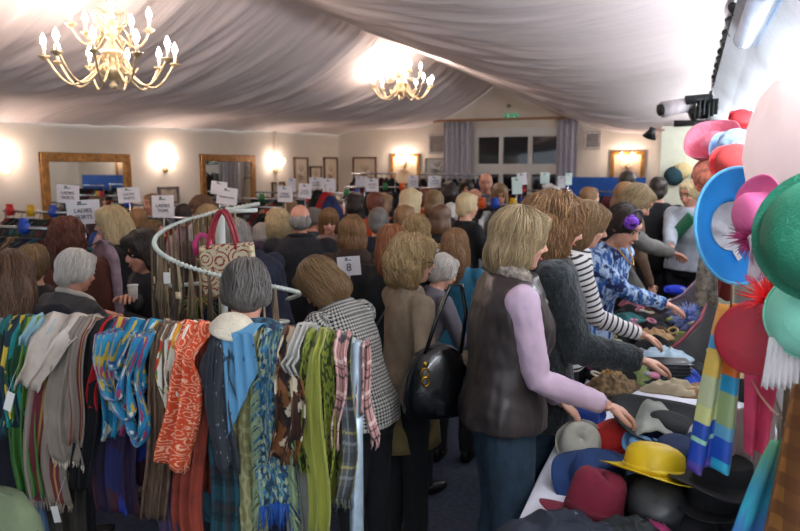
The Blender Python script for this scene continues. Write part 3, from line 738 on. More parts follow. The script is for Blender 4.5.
def flower(P):
    z = MB(); rr = random.Random(4); c = P['hc'] + P['hr'] @ Vector((.055, .055, .07))
    for k in range(46):
        d = P['hr'] @ Vector((rr.uniform(-1, 1), rr.uniform(-1, 1), rr.uniform(-1, 1))).normalized(); z.ell(c + d * .034, (.02, .018, .007), look(d), 7, 4)
    kid(P, z, 'hair_flower', mat('#7a3cc0', .6, var=.3, scale=60.), 'purple ruffled flower clip')
    z = MB(); q = []
    for k in range(13): a = math.pi * k / 12; q.append(P['hc'] + P['hr'] @ Vector((math.cos(a) * .094, .03, .02 + math.sin(a) * .108)))
    z.tube(q, .007, 6); kid(P, z, 'hair_band', mat('#2c2430', .5))
    kid(P, (lambda m: (m.tube([P['nb'] + Vector((x, .05 + .09 * math.sin(math.pi * i / 16), .02 - .12 * math.sin(math.pi * i / 16))) for i in range(17) for x in [(-.06 + .12 * i / 16)]], .005, 6), m)[1])(MB()), 'necklace', mat('#b98a42', .4, metal=.5))
person('dark haired woman in blue and white mottled jumper wearing a purple hair flower', 634, 207, 4.0, 118, lean=20, hp=12, hair=('swept', 'dark'), det=2,
       top=dict(mat=obj_pattern('blotch', '#20589e', '#b9d4ee', 26., c3='#1b2a5c'), hem=.78, inf=.016, name='jumper'), hands={'R': atd(664, 304, 4.15), 'L': atd(655, 300, 4.4)}, extra=flower, skin=skin_a)
person('woman with short fair hair in long grey cardigan leaning far over the table', 650, 183, 5.3, 78, lean=34, hp=10, hair=('short', 'ash'), det=1,
       top=dict(mat=mat('#70706c', .9, bump=.4), hem=.6, inf=.022, name='cardigan', flare=.03), hands={'R': atd(682, 258, 5.55), }, build=1.05)
person('person with smooth tan hair stooping behind the fair haired woman', 628, 182, 6.3, 40, lean=8, hair=('bob', 'honey'), top=dict(mat=mat('#6a5444', .8)))
person('man with short black hair in dark red jumper at the far racks', 627, 170, 8.2, -20, sex='m', hair=('short', 'dark'), top=dict(mat=mat('#5a1f26', .9)), hands={'L': 'bent'})
def sash(P):
    z = MB(); pts = []
    for k in range(21):
        u = k / 20; zz = lerp(1.36, .98, u); p, a = P['spine'](zz); x = lerp(-.12, .17, u); y = .20 * math.sqrt(max(.1, 1 - (x / .27) ** 2)) + .02 * math.sin(u * 3.1)
        pts.append(p + Vector((x, y, 0)))
    for k in range(len(pts) - 1): pass
    z.add([q + Vector((-.045, 0, -.03)) for q in pts] + [q + Vector((.045, 0, .03)) for q in pts], [(i, i + 1, i + 22, i + 21) for i in range(20)])
    kid(P, z, 'sash', mat('#0f5a3c', .5, var=.1), 'dark green sash across the chest', solid=.006)
    t_ = MB()
    for k in range(5):
        q = pts[9 + k * 2] + Vector((0, .008, 0)); t_.box(q, (.018, .004, .03), rotm(0, 0, .9)); 
    kid(P, t_, 'lettering', mat('#cfe0d2', .6, var=0), smooth=False)
person('woman in pale grey top with a green sash standing behind the table', 688, 180, 6.6, 212, lean=4, hp=14, hair=('short', 'light'), det=1, top=dict(mat=mat('#aab2bc', .8, bump=.3), hem=.85, inf=.03, name='blouse'), build=1.25, hands={'R': atd(668, 262, 6.2)}, extra=sash)
# ---- left and middle of the hall
def beige_extra(P):
    z = MB(); z.tube([P['hc'] + P['hr'] @ Vector(v) for v in ((.075, -.01, .012), (.074, .05, .014), (.06, .092, .012), (.03, .1, .006), (0, .102, .012), (-.03, .1, .006), (-.06, .092, .012))], .0035, 6)
    kid(P, z, 'spectacles', mat('#1a1614', .4))
    z = MB(); z.tube([Vector((0, 0, lerp(.60, .96, i / 6))) for i in range(7)], [lerp(.205, .17, i / 6) for i in range(7)], 26, flat=.74); kid(P, z, 'tunic', mat('#7d6c42', .9, bump=.3), 'olive brown tunic below the jumper')
person('woman with curly fair hair in beige jumper carrying a black handbag', 416, 236, 3.3, 42, lean=3, hp=4, hy=20, hair=('curly', 'blonde'), det=2, top=dict(mat=mat('#8d7d68', .9, bump=.35, bscale=120.), hem=.86, inf=.014, name='jumper', wr=.006),
       legs=dict(mat=mat('#141619', .9)), hands={'R': atd(474, 358, 2.95), 'L': atd(460, 425, 3.0)}, extra=beige_extra, slim=.92)
hound = obj_pattern('check', '#cfcdc4', '#15171a', 62.)
person('woman with brown bob in black and white check jacket stooping over the scarf rail', 304, 265, 3.15, -80, lean=23, hp=28, hair=('bob', 'mid'), det=2, top=dict(mat=hound, hem=.86, inf=.022, wr=.006), legs=dict(mat=mat('#14161a', .9)),
       hands={'L': 'reach', 'R': 'reach'})
person('grey haired man in mottled blue shirt with his back to the scarf rail', 247, 262, 2.55, -30, lean=24, hp=14, sex='m', hair=('short', 'dgrey'), det=1, top=dict(mat=obj_pattern('blotch', '#12233c', '#4d7c8c', 7.), hem=.8, inf=.03), build=1.1)
person('bald headed man in dark suit with his back turned', 300, 203, 5.1, -24, sex='m', hair=('bald', 'grey'), det=1, top=dict(mat=mat('#12141c', .8, bump=.2), hem=.74, inf=.03, collar=mat('#101218', .8), cw=.02, cl=.02), skin=skin_b, build=1.15, hands={'R': 'bent', 'L': 'bent'})
person('old woman with curly yellow blonde hair beside the dark suited man', 277, 209, 5.7, -50, hair=('curly', 'light'), det=1, top=dict(mat=mat('#3a2a3c', .9)), hands={'L': 'reach'})
person('elderly person with grey hair in navy coat bending by the round rack', 229, 221, 4.3, -70, lean=24, hp=12, sex='m', hair=('short', 'grey'), det=1, top=dict(mat=mat('#151b30', .9, bump=.2), hem=.7, inf=.035), build=1.1, hands={'R': 'reach'})
def hood(P):
    z = MB(); z.ell(P['nb'] + Vector((0, -.07, -.03)), (.12, .06, .09)); kid(P, z, 'hood', mat('#3b2a20', .9))
    z = MB(); z.tube([P['nb'] + Vector((math.cos(a) * .07, math.sin(a) * .06 - .02, .02)) for a in np.linspace(0, 6.28, 12, endpoint=False)], .022, 8, closed=True); kid(P, z, 'neck_scarf', mat('#7fd0d0', .8), 'pale turquoise neck scarf')
person('woman with mousy brown hair in brown coat and turquoise neck scarf', 352, 215, 4.6, -30, hair=('bob', 'honey'), det=1, top=dict(mat=mat('#34261d', .9, bump=.3), hem=.6, inf=.035, flare=.03), extra=hood, hands={'R': 'bent'})
person('woman facing back over the brown coated shopper, fair fringe', 329, 209, 5.3, 150, hair=('bob', 'honey'), det=1, top=dict(mat=mat('#8a7068', .9)), hp=12)
person('woman with long ginger hair in black coat with shoulder strap', 391, 224, 4.3, -25, hair=('long', 'ginger'), det=1, top=dict(mat=mat('#0e0f12', .85), hem=.55, inf=.04, flare=.04), build=1.15,
       extra=lambda P: kid(P, (lambda m: (m.tube([P['spine'](lerp(1.40, .95, u))[0] + Vector((lerp(.10, -.17, u), -.15 - .02 * math.sin(3 * u), 0)) for u in np.linspace(0, 1, 9)], .012, 6, flat=.4), m)[1])(MB()), 'shoulder_strap', mat('#3a424e', .7)))
person('woman with frizzy light brown hair above the beige jumper shopper', 417, 215, 4.5, -10, hair=('curly', 'blonde'), det=1, top=dict(mat=mat('#4a4038', .9)))
person('woman with long light brown hair and teal top beyond the beige jumper', 456, 228, 4.2, 0, hair=('long', 'honey'), det=1, top=dict(mat=mat('#1c6480', .8), hem=.8), hands={'R': 'bent'})
person('short white haired woman in grey between beige jumper and leather body warmer', 450, 262, 4.1, 40, lean=22, hp=5, hair=('short', 'white'), det=1, top=dict(mat=mat('#6a6870', .9)), hands={'R': 'bent'})
person('woman with straight dark brown hair in navy coat and tan bag strap', 10, 250, 2.95, -42, lean=6, hair=('long', 'brown'), det=2, top=dict(mat=mat('#10131f', .9, bump=.2), hem=.6, inf=.035, flare=.03), build=1.15,
       extra=lambda P: kid(P, (lambda m: (m.tube([P['spine'](lerp(1.40, .95, u))[0] + Vector((lerp(.12, .20, u), -.13 - .02 * math.sin(3 * u), 0)) for u in np.linspace(0, 1, 9)], .013, 6, flat=.4), m)[1])(MB()), 'bag_strap', mat('#9a6236', .6)))
person('woman with greying brown hair half hidden behind the navy coated woman', 32, 243, 3.7, -30, hair=('short', 'mid'), det=1, top=dict(mat=mat('#2b2422', .9)))
person('white haired old woman in grey jacket by the scarf rail', 82, 249, 3.5, 10, lean=12, hp=8, hair=('short', 'white'), det=2, top=dict(mat=mat('#4b4848', .9, bump=.3), hem=.75, inf=.025, collar=mat('#c9c2b8', .9), cw=.016, cl=.03), hands={'R': 'reach', 'L': 'reach'})
person('woman with dark auburn hair in rust brown hooded coat', 67, 218, 4.1, -28, hair=('curly', 'auburn'), det=1, top=dict(mat=mat('#5e3123', .9, bump=.2), hem=.6, inf=.035), extra=lambda P: kid(P, (lambda m: (m.ell(P['nb'] + Vector((0, -.06, -.02)), (.13, .07, .09)), m)[1])(MB()), 'hood', mat('#3e231c', .9)), build=1.1)
person('blonde young woman in black jacket holding a pale pink garment', 107, 206, 4.6, -125, hair=('long', 'light'), det=1, hp=8, top=dict(mat=mat('#121013', .9), hem=.8, inf=.025), hands={'L': 'bent'})
def cup(P):
    pass
PC = person('woman with black bob in charcoal top holding up a small cup', 136, 231, 3.75, 205, lean=6, hp=8, hy=-12, hair=('bob', 'dark'), det=2, top=dict(mat=mat('#322e31', .9, bump=.3), hem=.78, inf=.022, name='jumper'), hands={'R': atd(130, 298, 3.5), 'L': atd(122, 318, 3.5)}, skin=skin_b)
person('pinkish faced older person with brown grey hair behind the woman with the cup', 152, 219, 4.4, 60, hair=('short', 'mid'), det=1, top=dict(mat=mat('#3b3f44', .9)), skin=skin_b)
person('woman with long brown hair and pale scarf looking down beyond the round rack', 197, 197, 5.6, 190, hp=24, hair=('long', 'brown'), det=1, top=dict(mat=mat('#b9aeb0', .9)), skin=skin_b)
person('small fair haired person seen through the round rack hoop', 210, 206, 5.2, 120, hair=('bob', 'blonde'), det=1, hp=15, top=dict(mat=mat('#5a4640', .9)))
person('dark haired person beyond the handbag on the round rack', 243, 201, 6.0, -30, hair=('short', 'dark'), top=dict(mat=mat('#6a5a60', .9)), hands={'R': 'bent'})
person('person with brown hair between the rack signs near the first mirror', 138, 207, 6.2, -20, hair=('short', 'honey'), top=dict(mat=mat('#2c3238', .9)))
person('fair haired pink faced person beside the sign under the wall lamp', 151, 193, 7.4, 190, hair=('short', 'honey'), top=dict(mat=mat('#34403c', .9)), skin=skin_b)
person('pale blonde shopper standing behind the round rack in grey', 262, 224, 5.0, -20, hair=('short', 'grey'), top=dict(mat=mat('#5c565c', .9)), lean=14)
crowd = [ # label, px, py, D, face, lean, hair, topcolour, sex
 ('grey haired shopper in navy coat among the middle racks', 379, 207, 5.6, -15, 6, ('short', 'dgrey'), '#141a2a', 'f'),
 ('dark auburn haired shopper in bright orange top', 374, 191, 6.8, -50, 4, ('short', 'auburn'), '#b8481c', 'f'),
 ('brown haired shopper behind the one in orange', 385, 193, 7.6, 30, 4, ('bob', 'honey'), '#2a2426', 'f'),
 ('woman with light blonde bob and black jacket among middle racks', 413, 188, 6.9, 20, 5, ('bob', 'light'), '#101114', 'f'),
 ('sandy haired shopper just beyond the frizzy haired woman', 406, 204, 5.7, 10, 4, ('short', 'honey'), '#4a3a34', 'f'),
 ('brown haired shopper in navy blue behind the light wooden board', 435, 190, 6.5, -10, 4, ('bob', 'mid'), '#18233a', 'f'),
 ('dark brown haired shopper with black coat near the wooden board', 441, 204, 5.7, 0, 4, ('bob', 'brown'), '#0f1012', 'f'),
 ('white haired shopper touching the dark brown haired one', 453, 202, 6.2, 20, 4, ('short', 'white'), '#2c2c34', 'f'),
 ('shopper with rounded pale blonde hair and black top by the striped clothes rack', 469, 192, 6.2, 40, 3, ('short', 'light'), '#0c0d10', 'f'),
 ('ruddy bearded man in white collar standing before the dark window', 486, 172, 8.6, 165, 0, ('bald', 'white'), '#5b6068', 'm'),
 ('pink faced man just left of the bearded man', 476, 188, 8.0, 140, 0, ('bald', 'grey'), '#3c3036', 'm'),
 ('dark haired woman facing the room left of the pink faced man', 466, 179, 8.6, 170, 0, ('bob', 'dark'), '#252a3a', 'f'),
 ('shopper in furry dark brown hooded coat near the back curtain', 449, 181, 7.6, -20, 6, ('curly', 'dark'), '#2a1f1a', 'f'),
 ('brown haired shopper looking down in front of the dark window', 500, 184, 7.8, 160, 10, ('long', 'mid'), '#3a3034', 'f'),
 ('brown haired shopper low beneath the white arched sleeve', 537, 196, 7.6, 0, 8, ('short', 'brown'), '#2b3030', 'f'),
 ('dark brown haired shopper beneath the paired signs', 566, 187, 8.2, -10, 0, ('short', 'brown'), '#33282a', 'f'),
 ('light brown haired shopper under the blue board', 591, 186, 8.0, 60, 0, ('short', 'honey'), '#3a3632', 'f'),
 ('orange topped shopper near the silver framed landscape', 427, 187, 7.7, 40, 0, ('short', 'auburn'), '#b04a1e', 'f'),
 ('grey haired shopper beside the suited man, holding paper', 316, 207, 6.6, 40, 6, ('short', 'dgrey'), '#3a4448', 'm'),
 ('pink faced shopper between the rack signs and the hall corner', 337, 196, 7.0, 120, 8, ('short', 'honey'), '#b8a8a4', 'f'),
 ('brown haired shopper near the red hanging dress', 291, 199, 7.5, 0, 4, ('short', 'mid'), '#55483e', 'f'),
 ('dark haired shopper at the rail below the tower print', 356, 192, 8.2, 30, 0, ('bob', 'dark'), '#2b2a35', 'f'),
 ('shopper with black hair half hidden by the partition edge', 658, 176, 6.9, -10, 4, ('short', 'dark'), '#121317', 'm'),
 ('curly brown haired shopper at the far rack under the first mirror', 98, 195, 8.0, 60, 0, ('short', 'brown'), '#4a3540', 'f'),
 ('dark haired shopper near the far rack by the second mirror', 186, 203, 7.2, 20, 6, ('short', 'dark'), '#263a34', 'f'),
]
for lb, px, py, D, fc, ln, hr_, tcol, sx in crowd:
    person(lb, px, py, D, fc, lean=ln, hp=10 if fc > 90 else 3, sex=sx, hair=hr_, top=dict(mat=mat(tcol, .9), inf=.025), hands={'R': 'bent'} if px % 2 else {'L': 'reach'}, skin=skin_b if fc > 90 else None)
# ---------------------------------------------------------------- foreground scarf rail
RZ = 1.42
PR = atz(355, 343, RZ); PL = atz(-10, 322, RZ)
ex = (PR - PL); ex.z = 0; RL = ex.length + .0; ex.normalize()          # along the rail, to the right
en = Vector((ex.y, -ex.x, 0))                                         # towards the viewer
if en.y > 0: en = -en
steel = mat('#9fb0bc', .35, metal=.5, var=.08, scale=30., name='pale_blue_grey_steel')
rail = thing('clothes_rail', 'pale steel clothes rail across the front loaded with scarves', 'clothes rail', (PR.x, PR.y, 0))
base = PR.copy(); base.z = 0
def rel(p): return Vector(p) - base
RB = MB(); RB.tube([rel(PL - ex * .3), rel(PR)], .016, 12); RB.build('rail', steel, rail)
for s_, p in ((0, PR), (1, PL - ex * .3)):
    MB().tube([rel(Vector((p.x, p.y, .06))), rel(Vector((p.x, p.y, RZ + .005)))], .0205, 14).build('upright', steel, rail)
    f = MB(); f.tube([rel(Vector((p.x, p.y, .05)) + en * .28), rel(Vector((p.x, p.y, .06))), rel(Vector((p.x, p.y, .05)) - en * .28)], .016, 10); f.build('foot', steel, rail)
MB().tube([rel(Vector((PR.x, PR.y, .25))), rel(Vector((PL.x, PL.y, .25)))], .012, 10).build('lower_bar', steel, rail)
def on_rail(px, py=320):
    """distance along the rail and height where the line of sight meets the rail's upright plane (a little in front of it)"""
    r = ray(px, py); o = PR + en * .05
    t = (o - CAM).dot(en) / r.dot(en); q = CAM + r * t
    return (q - PL).dot(ex), q.z
def frange(a, b, n): return [a + (b - a) * i / (n - 1) for i in range(n)]
def scarf(label, top, bot, ybot, m, lay=0., k=2.5, amp=.018, back=.5, seed=0, fringe=None, pinch=None, zcut=None, solid=.003, ytop=None, nu=34, grp='scarves on the front rail', name='scarf', wav=.02, slant=0., hemv=0.):
    """cloth hung over the rail: falls down the back, over the top and down the front in pleats"""
    s0, s1 = on_rail(top[0])[0], on_rail(top[1])[0]; b0, zb = on_rail(bot[0], ybot); b1, _ = on_rail(bot[1], ybot)
    rr = random.Random(seed + int(top[0] * 3)); ph = rr.uniform(0, 6); ph2 = rr.uniform(0, 6); r0 = .016 + lay * .4
    L = RZ - zb; Lt = L + .06 + back; nv = max(18, int(Lt / .022))
    def fn(u, v):
        d = v * Lt; a_ = .06
        if d < back: w = 1; z = RZ - (back - d); n = -r0 - .01; f = (back - d) / max(.01, back) * .4; side = 0
        elif d < back + a_:
            th = (d - back) / a_ * math.pi; n = -math.cos(th) * r0; z = RZ + math.sin(th) * (r0 + .004); f = 0; side = 0
        else:
            f = (d - back - a_) / L; z = RZ - (d - back - a_); n = r0 + .004
        fe = f ** .8 if f > 0 else 0
        c0 = lerp(s0, b0, min(1, fe * 1.15)); c1 = lerp(s1, b1, min(1, fe * 1.15))
        uu = u + .03 * math.sin(u * 9 + ph2 + f * 3)
        s = lerp(c0, c1, uu)
        if pinch and d > back:
            pz, pw, ps = pinch; g = math.exp(-((f - pz) / pw) ** 2) * ps; mid = (c0 + c1) / 2; s = lerp(s, mid, g); n += g * .03
        A = amp * (.35 + .9 * min(1, abs(f) * 2.2))
        wob = math.sin(2 * math.pi * k * u + ph + f * 1.3 * math.sin(ph2)) + .35 * math.sin(2 * math.pi * k * 2.3 * u + ph2 + f * 2)
        n += A * (wob * .5 + .5) * (1 if n > 0 else -1) + lay * .5 * (1 if d > back + a_ else 0)
        s += wav * math.sin(f * 5 + ph) * f + .3 * A * math.cos(2 * math.pi * k * u + ph)
        z += slant * (u - .5) * f + hemv * math.sin(u * 7 + ph) * max(0, f - .8) * .2 + .006 * math.sin(2 * math.pi * k * u + ph)
        return PL + ex * s + en * n + Vector((0, 0, z - RZ)) * 1.0, (u, d)
    mb = MB(); mb.grid(fn, nu, nv)
    o = mb.build(name, m, solid=solid); tag(o, label, 'scarf', grp)
    if fringe:
        fm, fl, cnt = fringe; fb = MB()
        for i in range(cnt):
            u = (i + .5) / cnt; p, _ = fn(u, 1.); q = p + Vector((rr.uniform(-.008, .008), rr.uniform(-.004, .004), -fl * rr.uniform(.7, 1.1)))
            fb.tube([p + Vector((0, 0, .004)), lerp(p, q, .5) + ex * rr.uniform(-.004, .004), q], [.0022, .0026, .0012], 5)
        fb.build('fringe', fm, o)
    return o
def swag(label, a, b, depth, m, r=.03, lay=.03, n=5, seed=1, grp='scarves on the front rail', parent=None, name='scarf', yt=0.):
    """a thick gathered loop hanging from the rail between two points, in pleated strands"""
    rr = random.Random(seed); mb = MB(); sa, sb = on_rail(a)[0], on_rail(b)[0]
    for i in range(n):
        dz = depth * lerp(.55, 1.0, i / max(1, n - 1)); off = en * (lay + .02 * math.sin(i * 2.1) + .01 * i); w = rr.uniform(-.01, .01)
        pts = []
        for q in range(25):
            u = q / 24; x = lerp(sa + w, sb - w, u) ; z = -dz * math.sin(math.pi * u) ** .75
            x += .02 * math.sin(z * 20 + i)
            pts.append(PL + ex * x + off + Vector((0, 0, z + .015 + yt)))
        st = len(mb.v); mb.tube(pts, [r * (.7 + .3 * math.sin(q * .8 + i)) for q in range(25)], 10, flat=.55)
        for j in range(st, len(mb.v)): u_, v_ = mb.uv[j]; mb.uv[j] = (u_ * .5 + i * .4, v_ * dz * 2.6)
    if parent is None: return tag(mb.build(name, m), label, 'scarf', grp)
    return mb.build(name, m, parent)
SB = lambda col, **k: mat(col, .85, bump=.25, bscale=150., **k)
lime = vgrad([(0, '#9fb848'), (.3, '#6f9a2c'), (.55, '#a9bc3c'), (.8, '#557f28'), (1, '#3f7030')])
scarf('black scarf with teal and yellow print at the far left end', (-8, 16), (-8, 14), 440, floral([(0, '#10201f'), (.4, '#12605f'), (.6, '#c0a23a'), (.75, '#16324a')], 3, 7), seed=1, lay=.0, amp=.015)
scarf('dark teal and yellow printed scarf beside the lime green one', (5, 24), (6, 20), 425, floral([(0, '#0f2f3c'), (.3, '#1b8a86'), (.6, '#d3b23a'), (.8, '#1d4a2c')], 3, 8), seed=2, lay=.02)
scarf('long lime green dyed scarf hanging under a pale blue end', (20, 40), (11, 36), 493, lime, seed=3, lay=.015, k=3.5, amp=.02)
scarf('short pale blue scarf end beside the cream one', (26, 50), (26, 44), 345, SB('#8fb4bd'), seed=4, lay=.03, k=3, back=.4)
shawl = stripes([(0, '#8f8074'), (.12, '#7a6c62'), (.15, '#6a2630'), (.24, '#a5803c'), (.27, '#6a2630'), (.33, '#8c7f72'), (.55, '#5c524c'), (.58, '#8c7f72'), (.72, '#6a2630'), (.78, '#b08a40'), (.81, '#6a2630'), (.87, '#857a6e')])
scarf('wide taupe shawl with maroon and gold stripes and fringed ends', (34, 84), (30, 66), 500, shawl, seed=5, lay=.02, k=1.7, amp=.016, fringe=(mat('#9a8c7c', .9), .03, 26))
scarf('inner fold of a taupe striped shawl with cream fringe', (62, 84), (52, 82), 458, SB('#8a7f73'), seed=6, lay=.045, k=1.5, amp=.014, fringe=(mat('#cbbfae', .9), .022, 18))
scarf('cream white soft scarf folded short over the striped shawl', (36, 88), (26, 52), 384, mat('#c6b9ac', .9, bump=.2, name='cream_wool'), seed=7, lay=.055, k=2.2, amp=.02, back=.35, hemv=.2)
scarf('narrow maroon striped scarf end falling right of the shawl', (74, 90), (70, 86), 440, shawl, seed=8, lay=.05, k=1.2)
scarf('plain black scarf between the striped shawl and the red one', (78, 106), (76, 100), 488, SB('#0e0f14'), seed=9, lay=.03, k=2.5, back=.4)
scarf('brown zigzag patterned scarf showing below the shawl fringe', (56, 78), (56, 76), 486, floral([(0, '#3a2a20'), (.5, '#8f7a5c'), (.7, '#1c1614')], 5, 22), seed=10, lay=.0, amp=.01)
scarf('dark olive cloth at the bottom behind the shawl', (46, 84), (44, 86), 545, SB('#2f2a24'), seed=11, lay=-.01)
scarf('pale blue grey cloth end at the bottom left', (32, 50), (32, 48), 545, SB('#55708c'), seed=12, lay=-.005)
scarf('short bright red scarf left of the turquoise floral one', (97, 112), (94, 106), 408, SB('#b3141c'), seed=13, lay=.03, k=1.3)
scarf('dark red, blue and violet checked scarf hanging low under the turquoise one', (100, 142), (98, 142), 513, floral([(0, '#3c1424'), (.3, '#141a52'), (.5, '#251436'), (.75, '#16122a'), (.9, '#2a3c9c')], 2.5, 5, dist=.2), seed=14, lay=.01, k=3)
turq = floral([(0, '#14769a'), (.3, '#106a94'), (.5, '#b4962a'), (.58, '#8c2850'), (.64, '#c9cabc'), (.76, '#264488'), (.86, '#187c9c')], 14, 22, dist=.8)
tq = scarf('turquoise scarf with yellow and pink flowers looped in thick folds', (101, 150), (104, 134), 432, turq, seed=15, lay=.045, k=3, amp=.03, slant=.03)
for i, (a, b, d, l) in enumerate(((112, 150, .25, .08), (114, 152, .31, .06), (112, 144, .19, .09), (116, 153, .34, .05))): swag(None, a, b, d, turq, r=.021, lay=l, n=2, seed=20 + i, parent=tq, name='loop')
scarf('crinkled brown long scarf next to the turquoise floral loops', (150, 170), (147, 174), 517, mat('#6b5443', .85, var=.3, scale=40., bump=.6, bscale=60., stretch=(3, 3, .4), name='crinkled_brown'), seed=16, lay=.03, k=3.5, amp=.02)
scarf('purple cloth end low behind the brown crinkled scarf', (160, 178), (160, 182), 545, SB('#4c3a5c'), seed=17, lay=0.)
scarf('white scarf with red and yellow flowers beside the orange one', (162, 185), (164, 181), 406, floral([(0, '#e2dccb'), (.35, '#c0361e'), (.5, '#e2dccb'), (.68, '#d59a1e'), (.8, '#5c7a3a'), (.88, '#e2dccb')], 8, 28, dist=.4), seed=18, lay=.035, k=2)
scarf('sheer rust brown scarf hanging below the orange paisley one', (184, 206), (176, 204), 545, mat('#8a3a2a', .9, var=.2), seed=19, lay=.01, k=3)
org = rings('#cf4a22', '#e8b596', 4.5, 34, 4., .3, 1., 3.)
o_ = scarf('orange scarf with pale ring and leaf print knotted at the rail', (176, 210), (166, 198), 460, org, seed=20, lay=.05, k=2.4, amp=.026, pinch=(.15, .09, .45), slant=-.05)
kb = MB(); kp = PL + ex * on_rail(194)[0] + en * .07 + Vector((0, 0, -.045)); kb.ell(kp, (.04, .035, .032), rotm(.3, .2, .3)); None
dteal = plaid('#16323c', [('#1f5a68', 0, .4), ('#3a2f2a', .5, .2), ('#0e1c24', .25, .12)], 2.5, 9)
scarf('dark teal checked long scarf right of the orange one', (206, 232), (206, 236), 545, dteal, seed=21, lay=.01, k=3)
scarf('charcoal scarf with fine white dots tied in a loose bow', (208, 232), (208, 236), 408, rings('#2f333b', '#9aa4ae', 9, 30, 1., .12), seed=22, lay=.05, k=1.6, amp=.02, pinch=(.05, .12, .6))
scarf('charcoal dotted scarf end hanging from the bow', (214, 234), (217, 239), 462, rings('#30343c', '#9aa4ae', 9, 30, 1., .12), seed=23, lay=.065, k=1.3, hemv=.2)
lob = tag((lambda m: (m.lathe([(0, .028), (.03, .026), (.05, .014), (.06, 0), (.066, -.008), (.068, -.014), (.05, -.014)], PL + ex * on_rail(230)[0] + en * .03 + Vector((0, 0, .04)), 20, rotm(.3, .25, .2)), m)[1])(MB()).build('knitted_hat', mat('#d8cdb6', .9, bump=.5, bscale=90.)), 'cream knitted hat resting on top of the front rail', 'hat')
scarf('olive beige long scarf with large woven circles', (233, 256), (236, 262), 545, rings('#8c8a5c', '#a8a678', 2, 14, 2.2, .35, .1), seed=24, lay=.02, k=1.6, amp=.012)
bl = MB()                                            # pale blue kerchief: a pointed corner hangs in front
s0, s1 = on_rail(226)[0], on_rail(258)[0]
def kf(u, v):
    s = lerp(s0, s1, u); d = v * (.30 - .20 * u) ; n = .08 + .006 * math.sin(u * 20)
    return PL + ex * (s + .01 * v) + en * n + Vector((0, 0, .03 - d - .03 * (1 - v) * 0)), (u, v * .3)
bl.grid(kf, 20, 20)
kf2 = lambda u, v: (PL + ex * lerp(s0, s1, u) + en * (.08 - .13 * v) + Vector((0, 0, .03 + .015 * math.sin(math.pi * v) - .12 * max(0, v - .6))), (u, -v * .1)); bl.grid(kf2, 20, 8)
tag(bl.build('kerchief', rings('#5c96bc', '#2c4c62', 3, 9, 1.2, .16), solid=.002), 'pale blue kerchief with small leaf motifs, its point hanging down', 'scarf', 'scarves on the front rail')
weave = floral([(0, '#24587c'), (.25, '#6f8f80'), (.45, '#1f3d4c'), (.62, '#a8b294'), (.8, '#2f6f98')], 16, 60, dist=.2)
gf = mat('#7f9272', .9)
w1 = scarf('blue and sage woven scarf with shaggy green edges and blue tassels', (260, 284), (257, 290), 500, weave, seed=25, lay=.03, k=1.5, amp=.016, fringe=(mat('#2457a8', .9), .075, 30), slant=.02)
fbs = (MB(), MB()); rr = random.Random(5)
for i in range(150):
    z = rr.uniform(.05, .62); side = i % 2; fb = fbs[side]; s = on_rail(lerp(259, 257, z) if side == 0 else lerp(284, 290, z))[0]; p = PL + ex * s + en * .06 + Vector((0, 0, -z)); d = -1 if side == 0 else 1
    fb.tube([p, p + ex * d * .018 + en * .012 + Vector((0, 0, -.02)), p + ex * d * .03 * rr.uniform(.5, 1.2) + Vector((0, 0, -.06))], [.003, .0025, .001], 5)
for fb in fbs: fb.build('edge_fringe', gf, w1)
bf = floral([(0, '#3a2118'), (.3, '#8a5a34'), (.45, '#d5c8ae'), (.6, '#1c1412'), (.75, '#7a4a22'), (.9, '#c9b898')], 8, 24, dist=1.)
scarf('brown and cream patterned silk scarf knotted over the rail', (276, 304), (276, 304), 456, bf, seed=26, lay=.055, k=2, amp=.028, pinch=(.12, .1, .5), hemv=.3)
scarf('short white lace scarf end beside the brown patterned silk', (294, 305), (294, 304), 368, rings('#b4b2aa', '#8c8c88', 8, 40, 1., .2), seed=27, lay=.08, k=2)
scarf('grey white long cloth behind the brown patterned silk', (282, 306), (280, 304), 545, SB('#8c8f86'), seed=28, lay=.0)
gpat = rings('#7f8a30', '#2e3c18', 7, 34, 1.6, .4)
scarf('lime green scarf with dark curling print', (304, 318), (300, 312), 470, gpat, seed=29, lay=.035, k=1.4)
scarf('dark green print scarf right of the yellow green silk', (316, 334), (324, 335), 512, gpat, seed=30, lay=.02, k=1.4)
scarf('plain yellow green silk scarf hanging long', (310, 328), (308, 330), 527, mat('#8b8f30', .45, var=.15, bump=.15, stretch=(4, 4, .5), sheen=.3, name='yellow_green_silk'), seed=31, lay=.055, k=1.8, amp=.014, pinch=(.0, .25, .4))
scarf('grey checked scarf with a yellow line near the rail post', (334, 348), (334, 350), 500, plaid('#4a4e50', [('#b8b050', 0, .08), ('#23262b', .4, .3), ('#8a9094', .7, .1)], 2, 10), seed=32, lay=.01, k=1.3, fringe=(mat('#55585c', .9), .035, 10))
tart = plaid('#b98a84', [('#2b2429', 0, .09), ('#e2c6bc', .5, .12), ('#2b2429', .25, .05)], 2.2, 11, tint=.8)
scarf('dusty pink tartan scarf next to the rail post', (331, 347), (338, 347), 438, tart, seed=33, lay=.03, k=1.5, amp=.014, fringe=(mat('#b48c84', .9), .035, 10))
scarf('pink tartan scarf tail falling past the rail post', (353, 359), (356, 366), 452, tart, seed=34, lay=-.08, k=1.2, fringe=(mat('#b48c84', .9), .035, 8), back=.2)
